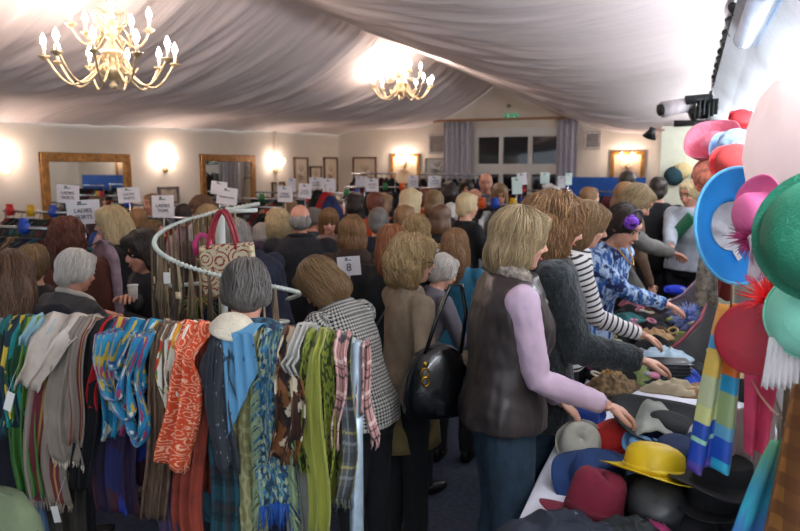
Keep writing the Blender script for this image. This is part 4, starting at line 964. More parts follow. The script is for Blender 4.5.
# white price tags
for px, py, lb, w_, h_, rz in ((29, 393, 'white paper tag hanging from the cream scarf', .026, .06, .35), (74, 502, 'white swing tag low on the black scarf', .024, .05, -.2), (8, 335, 'white label on the scarf at the far left edge', .03, .05, 0)):
    s, z = on_rail(px, py); p = PL + ex * s + en * .13; p.z = z
    tg = thing('price_tag', lb, 'tag', p, math.atan2(ex.y, ex.x), 'price tags on the scarves')
    MB().box((0, 0, 0), (w_, .0015, h_), rotm(0, 0, rz)).build('card', mat('#e4e2dc', .8, var=0), tg, smooth=False); MB().tube([(0, 0, h_ / 2), (.004, .02, h_ / 2 + .04), (0, .05, h_ / 2 + .07)], .0008, 4).build('string', mat('#cccccc', .8), tg)
# round sage-green bag at the bottom left corner, hung on the near side
p = CAM + ray(2, 535) * 1.75
bag = thing('shoulder_bag', 'rounded sage green cloth bag in the bottom left corner', 'bag', p + Vector((0, 0, -.22)))
m_ = MB(); m_.lathe([(0, -.2), (.08, -.18), (.13, -.1), (.14, 0), (.12, .08), (.08, .13), (0, .14)], (0, 0, .2), 26, rotm(-.4, 0, 0)); m_.v = [(x, y * .45, z) for x, y, z in m_.v]; m_.build('body', mat('#6d7a5c', .9, bump=.3), bag)
m_ = MB(); m_.tube([(math.cos(a) * .136, 0, .185 + math.sin(a) * .155) for a in np.linspace(0, 6.28, 30, endpoint=False)], .006, 6, closed=True); m_.build('piping', mat('#56624a', .9), bag)
# ---------------------------------------------------------------- round rack with handbag and hanging bags
wm = mat('#d5dcd2', .35, var=.04, name='white_enamel')
rk = thing('round_rack', 'white metal spiral accessory rack with ribbed rings', 'display rack', (0, 0, 0))
pt = atd(220, 212, 3.0); cx_, cy_ = pt.x, pt.y
rk.location = (cx_, cy_, 0)
MB().tube([(0, 0, .05), (0, 0, pt.z)], .019, 14).build('post', wm, rk)
def ringpts(r, z0, z1, a0, a1, n): return [(r * math.cos(lerp(a0, a1, i / n)), r * math.sin(lerp(a0, a1, i / n)), lerp(z0, z1, i / n)) for i in range(n + 1)]
ct = pt.z
a_cam = YAW
def hoop(name, r, cz, a0, a1, z0, z1, ox=0, oy=0):
    P_ = [Vector((p[0] + ox, p[1] + oy, p[2])) for p in ringpts(r, z0, z1, a0, a1, 70)]
    MB().tube(P_, .008, 8).build(name, wm, rk)
    c = MB()
    for i in range(0, 70):
        p = P_[i]; d = (P_[i + 1] - p).normalized(); c.tube([p - d * .004, p + d * .004], .0125, 7)
    c.build('notched_edge', wm, rk)
# spiral ring sweeping down left from the post top and back right
lx = .03
P_ = []
for i in range(91):
    u = i / 90; a = math.radians(75) + YAW + u * math.radians(330)
    P_.append(Vector((lx * math.cos(YAW) + .30 * math.cos(a) , lx * math.sin(YAW) + .30 * math.sin(a), ct + .02 - .44 * u ** 1.15)))
st_ = [Vector((0, 0, ct))] 
MB().tube(P_, .0065, 8).build('ring', wm, rk)
c = MB()
for i in range(1, 90): d = (P_[i + 1] - P_[i]).normalized(); c.tube([P_[i] - d * .003, P_[i] + d * .003], .0105, 7)
c.build('notched_edge', wm, rk)
ar = Vector((math.cos(YAW), math.sin(YAW), 0))
MB().tube([P_[0], Vector((0, 0, ct)), Vector((0, 0, ct)) + ar * .16 + Vector((0, 0, .008))], .009, 8).build('top_arm', wm, rk)
MB().tube([Vector((0, 0, ct - .30)), Vector((0, 0, ct - .30)) - ar * .3 + Vector((0, 0, -.03))], .009, 8).build('side_arm', wm, rk)
q_ = [Vector((0, 0, ct - .48)) + ar * (.16 + .12 * math.cos(a)) + Vector((-ar.y, ar.x, 0)) * -.12 * math.sin(a) + Vector((0, 0, .02 * math.sin(a))) for a in np.linspace(0, 6.28, 30, endpoint=False)]
MB().tube(q_, .008, 8, closed=True).build('lower_ring', wm, rk)
for k in range(4):
    a = k * math.pi / 2 + .3; MB().tube([(0, 0, .06), (.3 * math.cos(a), .3 * math.sin(a), .02)], .014, 8).build('foot', wm, rk)
def rkp(px, py, d=2.85): return atd(px, py, d)
# patterned handbag
hb = thing('handbag', 'cream square handbag with red round patterns and red handles', 'handbag', rkp(229, 270, 2.95), YAW)
rb = rings('#c9bd9c', '#8c3426', 3., 3., 5., .33, .9, 5.)
m_ = MB(); m_.box((0, 0, 0), (.22, .07, .22), rotm(0, 0, -.06)); m_.build('body', rb, hb, smooth=False, bevel=.008)
redm = mat('#8e1f2a', .5)
for dy in (-.03, .03): MB().tube([(-.02 + .06 * math.cos(a) * (1 - .3 * math.sin(a)), dy, .09 + .16 * math.sin(a)) for a in np.linspace(0, math.pi, 16)], .0075, 8).build('handle', redm, hb)
for sx in (-.1, .1): MB().ell((sx, -.04, .09), (.012, .006, .012)).build('stud', brass, hb)
pk = thing('umbrella_handle', 'pink curved hook hanging inside the ring of the round rack', 'hook', rkp(203, 243, 2.95), YAW)
MB().tube([(-.03, 0, -.05), (-.035, 0, 0), (-.01, 0, .035), (.02, 0, .03), (.03, 0, -.01), (.03, 0, -.06)], .012, 8).build('handle', mat('#c23a78', .5), pk)
rr = random.Random(11)
tanset = [mat(c, .8, var=.2) for c in ('#8c7656', '#6e5a40', '#4f4232', '#a08c6c', '#3a3028', '#7a6850')]
for i in range(42):
    u = (i + .5) / 42; j = int(6 + u * 62); p = P_[j] + Vector((cx_, cy_, 0)); L = rr.uniform(.28, .62); kind = i % 3
    t = thing('hanging_belt' if kind == 0 else 'tassel_necklace' if kind == 1 else 'straw_tassel', None, None, p)
    m_ = MB(); w = rr.uniform(.004, .011)
    if kind == 0: m_.tube([(0, 0, .0), (.005, .002, -L * .5), (rr.uniform(-.02, .02), 0, -L)], w, 6, flat=.4)
    elif kind == 1:
        m_.tube([(-.015, 0, 0), (-.025, 0, -L * .5), (0, 0, -L), (.025, 0, -L * .5), (.015, 0, 0)], .004, 5)
        for q in range(7): m_.ell((0, 0, -L - .01 * q), .009, n=7, m=5)
    else:
        for q in range(7): m_.tube([(0, 0, 0), (rr.uniform(-.02, .02), rr.uniform(-.02, .02), -L * .6), (rr.uniform(-.035, .035), rr.uniform(-.03, .03), -L)], [.005, .006, .002], 5)
    m_.build('strap' if kind == 0 else 'cord' if kind == 1 else 'strand', tanset[i % 6], t)
    if kind == 0: m_ = MB(); m_.box((0, -.006, -L * .45), (.03, .006, .03)); m_.build('buckle', brass, t, bevel=.003)
    tag(t, ('tan and brown belt hanging from the spiral ring of the round rack', 'beaded brown necklace hanging from the spiral ring of the round rack', 'bundle of straw coloured cords hanging from the spiral ring')[kind], ('belt', 'necklace', 'cord')[kind], ('belts on the round rack', 'necklaces on the round rack', 'cords on the round rack')[kind])
tg = thing('price_tag', 'white tag hanging under the ring of the round rack', 'tag', rkp(167, 278, 2.8), YAW); MB().box((0, 0, 0), (.028, .002, .045)).build('card', mat('#e4e2dc', .8, var=0), tg, smooth=False)
# leafy yellowish posy below the ring
ps = thing('raffia_bunch', 'green and yellow raffia bunch hanging low on the round rack', 'raffia', rkp(200, 305, 2.8))
for nm_, cc in (('green_blades', '#5c6a34'), ('yellow_blades', '#a8924c')):
    m_ = MB()
    for k in range(26): a = rr.uniform(0, 6.28); m_.tube([(0, 0, -.05), (.03 * math.cos(a), .03 * math.sin(a), .02), (.09 * math.cos(a), .07 * math.sin(a), rr.uniform(-.06, .05))], [.005, .006, .001], 4, flat=.5)
    m_.build(nm_, mat(cc, .8), ps)
# black handbag on the beige-jumper woman's arm
bb = thing('handbag', 'glossy black leather handbag with brass clasp hanging on the arm of the beige jumper woman', 'handbag', atd(438, 384, 2.95), YAW + .25)
bk = mat('#0c0e10', .22, var=.1, coat=.4, bump=.1, name='glossy_black_leather')
m_ = MB()
m_.lathe([(0, -.13), (.5, -.13), (.56, -.11), (.60, -.05), (.52, .05), (.38, .13), (.2, .165), (0, .17)], (0, 0, 0), 26)
m_.v = [(x * .27, y * .13, z) for x, y, z in m_.v]; m_.build('body', bk, bb)
MB().tube([(-.1, 0, .13), (-.05, 0, .16), (.0, 0, .172), (.06, 0, .155), (.1, 0, .12)], .008, 8).build('zip_edge', mat('#23252a', .4), bb)
MB().tube([(-.07, -.02, .12), (-.02, -.02, .27), (.05, .0, .42), (.10, .0, .42), (.12, 0, .3), (.1, 0, .12)], .009, 8).build('strap', bk, bb)
m_ = MB(); m_.tube([(-.075 + .016 * math.cos(a), -.06, .07 + .02 * math.sin(a)) for a in np.linspace(0, 6.28, 14, endpoint=False)], .005, 6, closed=True); m_.tube([(-.075 + .016 * math.cos(a), -.066, .035 + .02 * math.sin(a)) for a in np.linspace(0, 6.28, 14, endpoint=False)], .005, 6, closed=True); m_.ell((-.07, -.055, .105), (.012, .008, .014)); m_.build('clasp', mat('#c79a3c', .25, metal=1.), bb)
# ---------------------------------------------------------------- clothes racks with garments and signs
chrome = mat('#c8ccd0', .25, metal=.9, var=.03, name='chrome_tube')
def garment_meshes():
    out = []
    for kind in range(5):
        mb = MB(); nu, nv = 26, 16; Ln = (.75, 1.0, .62, .95, .7)[kind]
        n = 20
        vs = []; fs = []
        for j in range(nv + 1):
            v = j / nv; z = -.05 - v * Ln; w = lerp(.20, .215 + .04 * (kind % 3), v) if v > .08 else lerp(.05, .20, v / .08); z = z if v > .08 else -.0 - v * (.05 + .08 * Ln) / .08 * 1.0
            th = .022 + .02 * v
            for i in range(n):
                a = 2 * math.pi * i / n; c, s = math.cos(a), math.sin(a)
                vs.append((th * s * (1 + .35 * math.sin(a * 5 + j * .3)), w * math.copysign(abs(c) ** .8, c) + .008 * math.sin(a * 7 + j), z))
        for j in range(nv):
            for i in range(n): fs.append((j * n + i, j * n + (i + 1) % n, (j + 1) * n + (i + 1) % n, (j + 1) * n + i))
        fs.append(tuple(range(n))); fs.append(tuple(range((nv + 1) * n - 1, nv * n - 1, -1)))
        mb.add(vs, fs)
        if kind in (0, 2, 3):
            for sd in (-1, 1): mb.tube([(0, sd * .16, -.09), (.01, sd * .23, -.2), (.015, sd * .245, -.4), (.02, sd * .25, -.58)], [.045, .048, .042, .035], 9, flat=.6)
        out.append(mb.mesh('garment', [mat('#333333', .9)]))
    return out
GM = garment_meshes()
hm = MB(); hm.tube([(0, -.2, -.07), (0, -.1, -.03), (0, 0, 0), (0, .1, -.03), (0, .2, -.07)], .006, 6)
hm.tube([(0, 0, 0), (0, 0, .03), (0, .018, .045), (0, .018, .065), (0, 0, .075), (0, -.012, .062)], .0025, 5); HMESH = hm.mesh('hanger', [mat('#22262a', .4)])
PAL = [('black', '#0d0e11'), ('navy blue', '#141c33'), ('charcoal grey', '#2b2d31'), ('dark brown', '#33241c'), ('dark purple', '#2f1c38'), ('maroon', '#4c151d'), ('grey', '#66666a'), ('pale pink', '#b89a9c'), ('teal', '#17464a'), ('bottle green', '#153a26'), ('white', '#c8c6c2'), ('tan', '#8a6d4c'), ('red', '#8f1a1e'), ('blue', '#24488c')]
WARM = [0, 0, 1, 2, 2, 3, 4, 5, 6, 7, 8, 9, 10, 11, 12, 13]
grnd = random.Random(21)
gproto = {}
KN = ('jacket', 'dress', 'blouse', 'coat', 'skirt')
def clip(px_, rack, r0, z, c, where):
    pass
def rack(px0, px1, py, zbar, where, step=.085, pal=WARM, kinds=(0, 1, 2, 3, 4), clips=(), short=0, cnt=None, cols=None):
    a = atz((px0 + px1) / 2, py, zbar); Y = a.y; x0 = aty(px0, py, Y).x; x1 = aty(px1, py, Y).x
    rk = thing('garment_rack', 'chrome clothes rack ' + where, 'clothes rack', ((x0 + x1) / 2, Y, 0), 0, 'clothes racks down the hall')
    w = (x1 - x0) / 2
    MB().tube([(-w, 0, zbar), (w, 0, zbar)], .015, 10).build('bar', chrome, rk)
    for s_ in (-1, 1):
        MB().tube([(s_ * (w - .02), 0, .08), (s_ * (w - .02), 0, zbar)], .013, 8).build('upright', chrome, rk)
        MB().tube([(s_ * (w - .02), -.25, .05), (s_ * (w - .02), 0, .1), (s_ * (w - .02), .25, .05)], .012, 8).build('foot', chrome, rk)
    x = x0 + .06; n = 0
    while x < x1 - .05 and (cnt is None or n < cnt):
        ci = grnd.choice(pal); k = grnd.choice(kinds); cn, ch = PAL[ci]
        g = bpy.data.objects.new('hanging_' + KN[k], GM[k]); C.objects.link(g); g.location = (x, Y, zbar - .075); g.rotation_euler = (grnd.uniform(-.05, .05), 0, grnd.uniform(-.25, .25))
        g.material_slots[0].link = 'OBJECT'
        if cols: cn, ch = cols[n % len(cols)]
        g.material_slots[0].material = mat(ch, .9, var=.15)
        h = bpy.data.objects.new('hanger', HMESH); C.objects.link(h); h.parent = g
        tag(g, '%s %s on the rack %s' % (cn, KN[k], where), 'garment', '%s %ss on the rack %s' % (cn, KN[k], where))
        x += step * grnd.uniform(.8, 1.25); n += 1
    for cp, col in clips:
        px = aty(cp, py, Y).x; cb = MB(); cb.tube([(px, Y - .02, zbar), (px, Y + .02, zbar)], .05, 14); cb.box((px, Y, zbar + .05), (.07, .03, .05))
        cc = dict(red='#c01f24', yellow='#d6a81c', blue='#1a45a8', green='#12703c', orange='#d65a1c')[col]
        tag(cb.build('size_marker', mat(cc, .4, var=0)), '%s size marker on the rack %s' % (col, where), 'size marker', '%s size markers on the rack %s' % (col, where))
    return Y
rack(-30, 82, 228, 1.45, 'nearest the left edge, in front of the first mirror', clips=((24, 'blue'),), kinds=(0, 2, 3), step=.10)
rack(4, 70, 212, 1.45, 'second from the left edge, under the first mirror', clips=((10, 'red'), (31, 'yellow'), (53, 'blue')), kinds=(0, 2, 3))
rack(104, 188, 217, 1.42, 'under the sign below the left wall lamp', clips=((124, 'green'), (113, 'yellow')), kinds=(0, 2))
rack(112, 205, 205, 1.45, 'below the gap between the mirrors', clips=((155, 'orange'), (128, 'blue')), kinds=(0, 2))
rack(198, 300, 207, 1.42, 'behind the round rack', clips=((233, 'green'),), kinds=(0, 1, 2))
rack(205, 345, 199, 1.45, 'below the second mirror', kinds=(0, 2), clips=((309, 'red'), (313, 'yellow'), (262, 'green')))
rack(255, 352, 193, 1.5, 'in front of the narrow prints', kinds=(0, 2), clips=((347, 'green'), (357, 'blue'), (331, 'orange')))
rack(345, 470, 187.5, 1.58, 'at the middle of the hall end', kinds=(0, 1, 2, 3), clips=((402, 'orange'), (385, 'green')))
bw_ = [('black', '#101114'), ('white', '#c9c8c4'), ('grey', '#606468'), ('white', '#bdbcb8'), ('black', '#14151a')]
rack(473, 560, 205, 1.5, 'of black and white clothes, behind the leather body warmer', kinds=(0, 3), clips=((482, 'orange'), (495, 'blue'), (513, 'yellow'), (523, 'blue')), cols=bw_, step=.09)
rack(490, 596, 190.5, 1.5, 'in front of the dark window', kinds=(0, 2), clips=((523, 'red'),), pal=WARM + [9, 13])
rack(352, 396, 173.5, 1.805, 'under the tower print', pal=[0, 0, 1, 3, 5, 4], kinds=(0, 1, 3), step=.1)
rack(420, 482, 174.5, 1.785, 'beneath the grey landscape picture', pal=[0, 0, 1, 3, 5], kinds=(0, 1, 3), step=.1)
rack(592, 662, 192, 1.5, 'in front of the blue board', pal=[0, 0, 1, 2, 5, 9], kinds=(0, 2, 3))
# long items that stand out
def longdress(px, py, D, col, lb, L=1.0):
    p = atd(px, py, D); g = bpy.data.objects.new('hanging_dress', GM[1]); C.objects.link(g); g.location = p; g.rotation_euler = (0, 0, 1.3); g.scale = (1, .75, L)
    g.material_slots[0].link = 'OBJECT'; g.material_slots[0].material = mat(col, .8, var=.2); h = bpy.data.objects.new('hanger', HMESH); C.objects.link(h); h.parent = g
    tag(g, lb, 'garment')
longdress(326, 192, 7.0, '#a3121c', 'long bright red dress hung high among the middle racks')
longdress(318, 190, 7.1, '#16171c', 'long black dress hanging left of the bright red dress')
longdress(331, 196, 6.9, '#1c2c5a', 'dark blue garment hanging right of the bright red dress')
longdress(104, 240, 4.4, '#a58a94', 'pale pink garment held up by the blonde young woman', .6)
# white arched sleeve over the far rack, near the window
m_ = MB(); q = [atd(543, 187, 8.2), atd(550, 186, 8.2), atd(557, 190, 8.2), atd(562, 197, 8.2)]; m_.tube(q, [.05, .07, .07, .05], 10, flat=.5); tag(m_.build('hanging_blouse', mat('#dcdad6', .8)), 'white sleeve arched over the rack before the dark window', 'garment')
# light wooden board/box between the crowd (board held across)
p = atd(447, 250, 4.9); wb = thing('wooden_tray', 'light wooden board among the shoppers beyond the beige jumper woman', 'board', p, YAW)
MB().box((-.05, 0, 0), (.34, .03, .09)).build('panel', mat('#a98054', .6, var=.15), wb, smooth=False, bevel=.004); MB().box((-.09, -.02, -.04), (.12, .005, .10)).build('paper', mat('#cfd3da', .8, var=0), wb, smooth=False)
# blue display board
p0 = aty(562, 177, 12.6); p1 = aty(646, 177, 12.6); bd = thing('display_board', 'long blue display board standing along the back wall right of the window', 'board', ((p0.x + p1.x) / 2, 12.6, 0))
MB().box((0, 0, p0.z - .45), (p1.x - p0.x, .05, .9)).build('panel', mat('#0d4d9c', .7, var=.05), bd, smooth=False)
for s_ in (-1, 1): MB().box((s_ * ((p1.x - p0.x) / 2 - .05), .0, (p0.z - .9) / 2), (.05, .04, p0.z - .9)).build('leg', chrome, bd, smooth=False)
# signs ------------------------------------------------------------
paper = mat('#d9d6da', .7, var=.02, name='sign_card'); paperg = mat('#c9dcd4', .7, var=.02, name='greenish_card'); ink = mat('#4a4a50', .8, var=0, name='ink'); inkg = mat('#5c6e6c', .8, var=0, name='grey_green_ink')
def text_mesh(body, size):
    cu = bpy.data.curves.new('t', 'FONT'); cu.body = body; cu.size = size; cu.align_x = 'CENTER'; cu.align_y = 'CENTER'; cu.extrude = .0015; cu.space_line = 1.1
    o = bpy.data.objects.new('t', cu); RC.objects.link(o); me = bpy.data.meshes.new_from_object(o.evaluated_get(bpy.context.evaluated_depsgraph_get())); bpy.data.objects.remove(o)
    me.transform(Matrix.Rotation(math.pi / 2, 4, 'X')); me.materials.clear(); me.materials.append(ink); return me
def sign(cx, cy, w, h, D, lines, lb, roll=0., pm=None, post=True, tsize=None):
    p = atd(cx, cy, D); W = w * D / FPX; Hh = h * D / FPX
    t = thing('rack_sign', lb, 'sign', p, YAW + rnd.uniform(-.12, .12), 'paper signs above the racks')
    r = rotm(0, 0, -roll)
    MB().box((0, 0, 0), (W, .006, Hh), r).build('card', pm or paper, t, smooth=False)
    hd = MB(); hd.box(r @ Vector((-.02 * W, -.004, .32 * Hh)), (W * .30, .002, Hh * .05), r); hd.box(r @ Vector((-.09 * W, -.004, .40 * Hh)), (W * .12, .002, Hh * .09), r); hd.build('printed_emblem', inkg, t, smooth=False)
    if lines:
        n = lines.count('\n') + 1; mx = max(len(x) for x in lines.split('\n'))
        me = text_mesh(lines, tsize or min(Hh * .24, W / mx * 1.25)); o = bpy.data.objects.new('lettering', me); C.objects.link(o); o.parent = t; o.location = r @ Vector((0, -.006, -.08 * Hh)); o.rotation_euler = (0, -roll, 0)
    if post: MB().tube([(0, .01, -Hh * .3), (0, .01, -Hh * .5 - .28)], .006, 6).build('post', chrome, t)
    return t
sign(68, 194, 23, 18, 6.2, 'LADIES\nSKIRTS', 'white sign partly behind the large LADIES SKIRTS card near first mirror', -.05)
sign(83.5, 212, 33, 24, 5.0, 'LADIES\nSKIRTS', 'largest white card, reading LADIES SKIRTS, left of the blonde young woman', .05)
sign(129, 195, 22, 15, 6.3, 'LADIES\nSKIRTS', 'wide white card just right of the first mirror frame', .06)
sign(163, 206.5, 22, 22, 5.8, 'LADIES\nTOPS', 'square white card below the wall lamp between mirrors')
sign(219, 188, 16, 13, 6.3, '', 'small tilted blank looking card tucked behind the evening wear card', -.12)
sign(227, 196, 21, 17, 6.1, 'EVENING WEAR', 'tilted white card under the second mirror with one line of writing', -.14)
sign(285, 194, 15, 16, 6.8, 'LADIES\nJACKETS', 'white card above the curly blonde old woman', -.03)
sign(305, 191, 13, 14.5, 7.0, 'LADIES\nJACKETS', 'white card just above the bald head of the suited man', -.08)
sign(292, 185, 8, 13, 8.4, '', 'narrow half hidden card behind the pair above the bald man')
sign(316, 183, 14, 11, 8.0, 'LADIES\nDRESSES', 'pinkish white card below the low small framed print')
sign(329, 185.5, 13, 14, 7.6, '', 'white card with a glare streak over the red dress', .03)
sign(359, 181.5, 7, 11, 8.8, '', 'narrow card at the left of the pair below the tower print')
sign(364.5, 181.5, 6, 10, 9.0, '', 'thin card squeezed between the pair below the tower print')
sign(372, 185, 13, 13, 7.6, 'LADIES\nTOPS', 'white card below the right edge of the tower print')
sign(413, 181.5, 10.5, 12, 8.6, 'LADIES\nCOATS', 'small card below the brightly lit gold framed picture')
sign(434.5, 181.5, 13, 11, 8.4, 'LADIES\nCOATS', 'small card below the silver framed landscape picture')
sign(517, 185.5, 10, 17, 7.6, '', 'tall pale green card before the dark window', .06, paperg)
sign(522, 179, 10, 12, 8.0, '', 'pinkish card just behind the tall pale green one', .1)
sign(545, 178, 9, 11, 8.0, '', 'small pale green card at the right pane of the window', 0, paperg)
sign(561.5, 182, 8, 12, 8.2, '', 'white card at left end of the blue board', 0)
sign(568.5, 179, 7, 12, 8.0, '', 'pale green card overlapping the left end of the blue board', 0, paperg)
sg = sign(349, 266, 23, 19, 3.5, '8', 'white card with the number 8 before the brown coated woman', .08, None, True, .055)
PC_ = atd(133, 292, 3.42)
cp_ = thing('paper_cup', 'small pale cup held up by the woman with black bob', 'cup', PC_)
MB().lathe([(0, -.035), (.02, -.035), (.024, .03), (.022, .03), (.019, -.03), (0, -.03)], n=16).build('body', mat('#c8bdb0', .5), cp_); MB().lathe([(0, .03), (.026, .03), (.027, .036), (.0, .04)], n=16).build('lid', mat('#e8e6e2', .4), cp_)
# ---------------------------------------------------------------- the long stall table
cloth = mat('#e3e4ee', .85, var=.03, scale=3., bump=.08, bscale=40., name='white_tablecloth')
TZ, TX0, TX1, TY0, TY1 = .75, -.47, .42, 1.15, 6.15
for i, (ya, yb) in enumerate(((TY0, 2.8), (2.82, 4.45), (4.47, 6.15))):
    t = thing('trestle_table', 'long trestle table under the white cloth, section %s' % ('nearest the hats', 'in the middle of the stall', 'at the far end of the stall')[i], 'table', ((TX0 + TX1) / 2, (ya + yb) / 2, 0), 0, 'trestle tables of the stall')
    MB().box((0, 0, TZ - .03), (TX1 - TX0 - .02, yb - ya, .03)).build('table_top', mat('#b9a98c', .6), t, smooth=False)
    for sx in (-1, 1):
        for sy in (-1, 1): MB().tube([(sx * .3, sy * ((yb - ya) / 2 - .25), 0), (sx * .3, sy * ((yb - ya) / 2 - .25), TZ - .045)], .014, 8).build('leg', chrome, t)
def clf(u, v):
    y = lerp(TY0, TY1, v); q = u * 1.5 - .25
    if q < 0: x = TX0 + .02 * math.sin(y * 9) * (-q * 4) - .01; z = TZ - (-q / .25) * .45
    elif q > 1: x = TX1 + .01; z = TZ - ((q - 1) / .25) * .4
    else: x = lerp(TX0, TX1, q); z = TZ
    return Vector((x, y, z + .003)), (x, y)
mb = MB(); mb.grid(clf, 40, 160); tag(mb.build('tablecloth', cloth, solid=.003), 'long white cloth spread over the stall tables', 'tablecloth')
def hat(label, pos, cr, ch, br, m, tilt=(0, 0), yaw=0, dent=0., curl=.02, wave=.012, wn=3, flat=False, band=None, group=None, sq=1.0, name='hat', lining=None, taper=.9, drop=0., bw=.03):
    """crown and brim turned from one profile, brim waved, crown dented; local z is the crown's axis"""
    M_ = Matrix.Rotation(yaw, 3, 'Z') @ Matrix.Rotation(tilt[0], 3, 'X') @ Matrix.Rotation(tilt[1], 3, 'Y')
    t = thing(name, label, 'hat', pos, 0, group)
    t.rotation_mode = 'QUATERNION'; t.rotation_quaternion = M_.to_quaternion()
    def wv(r, z, a):
        x = r
        if r > cr * 1.03: f = (r - cr) / max(.001, br - cr); z = z + wave * math.sin(wn * a + yaw) * f + curl * f * f - drop * f
        if dent and z > ch * .6: z = z - dent * math.exp(-((r * math.sin(a)) / (cr * .32)) ** 2) * (.6 + .4 * math.cos(a)) * (z - ch * .6) / (ch * .4)
        if z > ch * .3: r = r * (1 - .12 * dent / .03 * max(0, math.cos(a)) * abs(math.sin(a)))
        return r * (1 + (sq - 1) * abs(math.cos(a))), z
    prof = [(.0, ch), (cr * .35, ch * .995), (cr * .62, ch * .97), (cr * taper * .9, ch * .88), (cr * (taper + .03), ch * .72), (cr * .97, ch * .4), (cr, ch * .12), (cr * 1.02, .0)] if not flat else \
           [(.0, ch), (cr * .5, ch), (cr * .93, ch * .995), (cr * .985, ch * .95), (cr * 1., ch * .6), (cr, .02), (cr * 1.02, 0)]
    k = 7
    prof += [(lerp(cr * 1.02, br, i / k), 0.002 * i / k) for i in range(1, k + 1)] if br > cr * 1.05 else []
    mb = MB(); mb.lathe(prof, n=56, wav=wv); o = mb.build('felt', m, t, solid=.0035)
    if band: 
        b = MB(); b.lathe([(cr * 1.025, .004), (cr * 1.03, bw), (cr * 1.0, bw + .002)], n=48, wav=lambda r, z, a: (r * (1 + (sq - 1) * abs(math.cos(a))), z)); b.build('band', band, t, solid=.002)
    if lining:
        l = MB(); l.lathe([(r * .96, z - .004) for r, z in prof[:8]], n=40); l.build('lining', lining, t)
    return t
felt = lambda c, **k: mat(c, .9, var=.08, scale=20., bump=.15, bscale=300., **k)
straw = lambda c, **k: mat(c, .55, var=.1, bump=.35, bscale=160., **k)
G_ = 'hats on the stall table'
hat('crimson felt trilby with a pinched crown near the table edge', atz(592, 517, .79), .092, .155, .172, felt('#6a0c26'), tilt=(R(-18), R(-9)), yaw=R(-60), dent=.03, curl=-.015, wave=.01, band=felt('#5a0a20'), group=G_, wn=2)
hat('bright yellow hat with an upturned brim on top of the pile', atz(654, 472, .90), .098, .092, .175, mat('#d9b918', .45, var=.06, bump=.1, bscale=200.), tilt=(R(-14), R(4)), yaw=R(10), curl=.006, wave=.014, wn=2, dent=.012, band=mat('#e2c52a', .4), group=G_, bw=.02)
hat('royal navy blue wide hat lying on its side behind the crimson one', atz(597, 479, .79), .10, .08, .165, felt('#11305e'), tilt=(R(24), R(-12)), yaw=R(60), curl=-.02, group=G_, wave=.02)
hat('red felt hat under the reaching hand', atz(615, 440, .80), .09, .07, .12, felt('#c02a26'), tilt=(R(14), R(-20)), yaw=R(-20), group=G_, curl=-.01)
hat('cream crushed hat at the white table edge', atz(580, 445, .78), .085, .09, .10, felt('#b8b5a6'), tilt=(R(25), R(-45)), yaw=R(80), group=G_, dent=.02)
hat('small royal blue hat just showing behind the cream one', atz(583, 418, .78), .07, .06, .10, felt('#1c3c84'), group=G_)
hat('black leather bowler with grey sheen under the yellow hat', atz(656, 512, .80), .095, .11, .135, mat('#23282a', .38, var=.15, bump=.1), tilt=(R(38), R(0)), yaw=R(0), curl=.02, group=G_)
hat('huge flat black brimmed hat spreading behind the yellow one', atz(672, 430, .86), .10, .05, .25, felt('#0e1114'), tilt=(R(9), R(8)), yaw=R(30), curl=.03, wave=.012, group=G_)
m_ = MB(); m_.grid(lambda u, v: (atz(lerp(628, 668, u), lerp(404, 436, v), .885) + Vector((.02 * v, 0, .03 * math.sin(u * 3.1) - .03 * (v - .5) ** 2 + .003 * math.sin(u * 17 + v * 4))), (u, v)), 24, 16)  # grey sheet modelled for the sheen on the black brim
tag(m_.build('sheen_sheet', mat('#8d9188', .8, var=.15), solid=.003), 'grey sheet imitating the sheen on the huge black hat', 'scarf')
hat('light blue hat half hidden behind the yellow crown', atz(640, 449, .84), .05, .04, .07, felt('#6c9cc8'), tilt=(R(15), R(10)), group=G_)
hat('dark blue hat hidden behind the yellow crown, towards the check scarf', atz(676, 452, .85), .07, .05, .14, felt('#15284c'), tilt=(R(10), R(0)), group=G_)
hat('orange red hat peeping out below the right side of the yellow brim', atz(697, 492, .79), .075, .06, .11, felt('#c23a1c'), tilt=(R(8), R(4)), group=G_)
for i, (px, py, z, lb) in enumerate(((725, 522, .78, 'bottom one of the black felt hats stacked at the table front'), (716, 500, .86, 'middle one of the black felt hats stacked at the table front'), (722, 482, .93, 'top one of the black felt hats stacked at the table front'), (694, 528, .77, 'flat black brimmed hat in front of the black stack'))):
    hat(lb, atz(px, py, z), .085, .07, .16 if i != 3 else .17, felt('#0b0c10'), tilt=(R(6 - 3 * i), R(3 * i - 4)), yaw=i, curl=.012, group=G_, flat=i == 2)
hat('white netting hat with loops behind the checked scarf', atz(712, 442, .86), .06, .07, .085, mat('#c9c6c0', .8), tilt=(R(30), 0), group=G_)
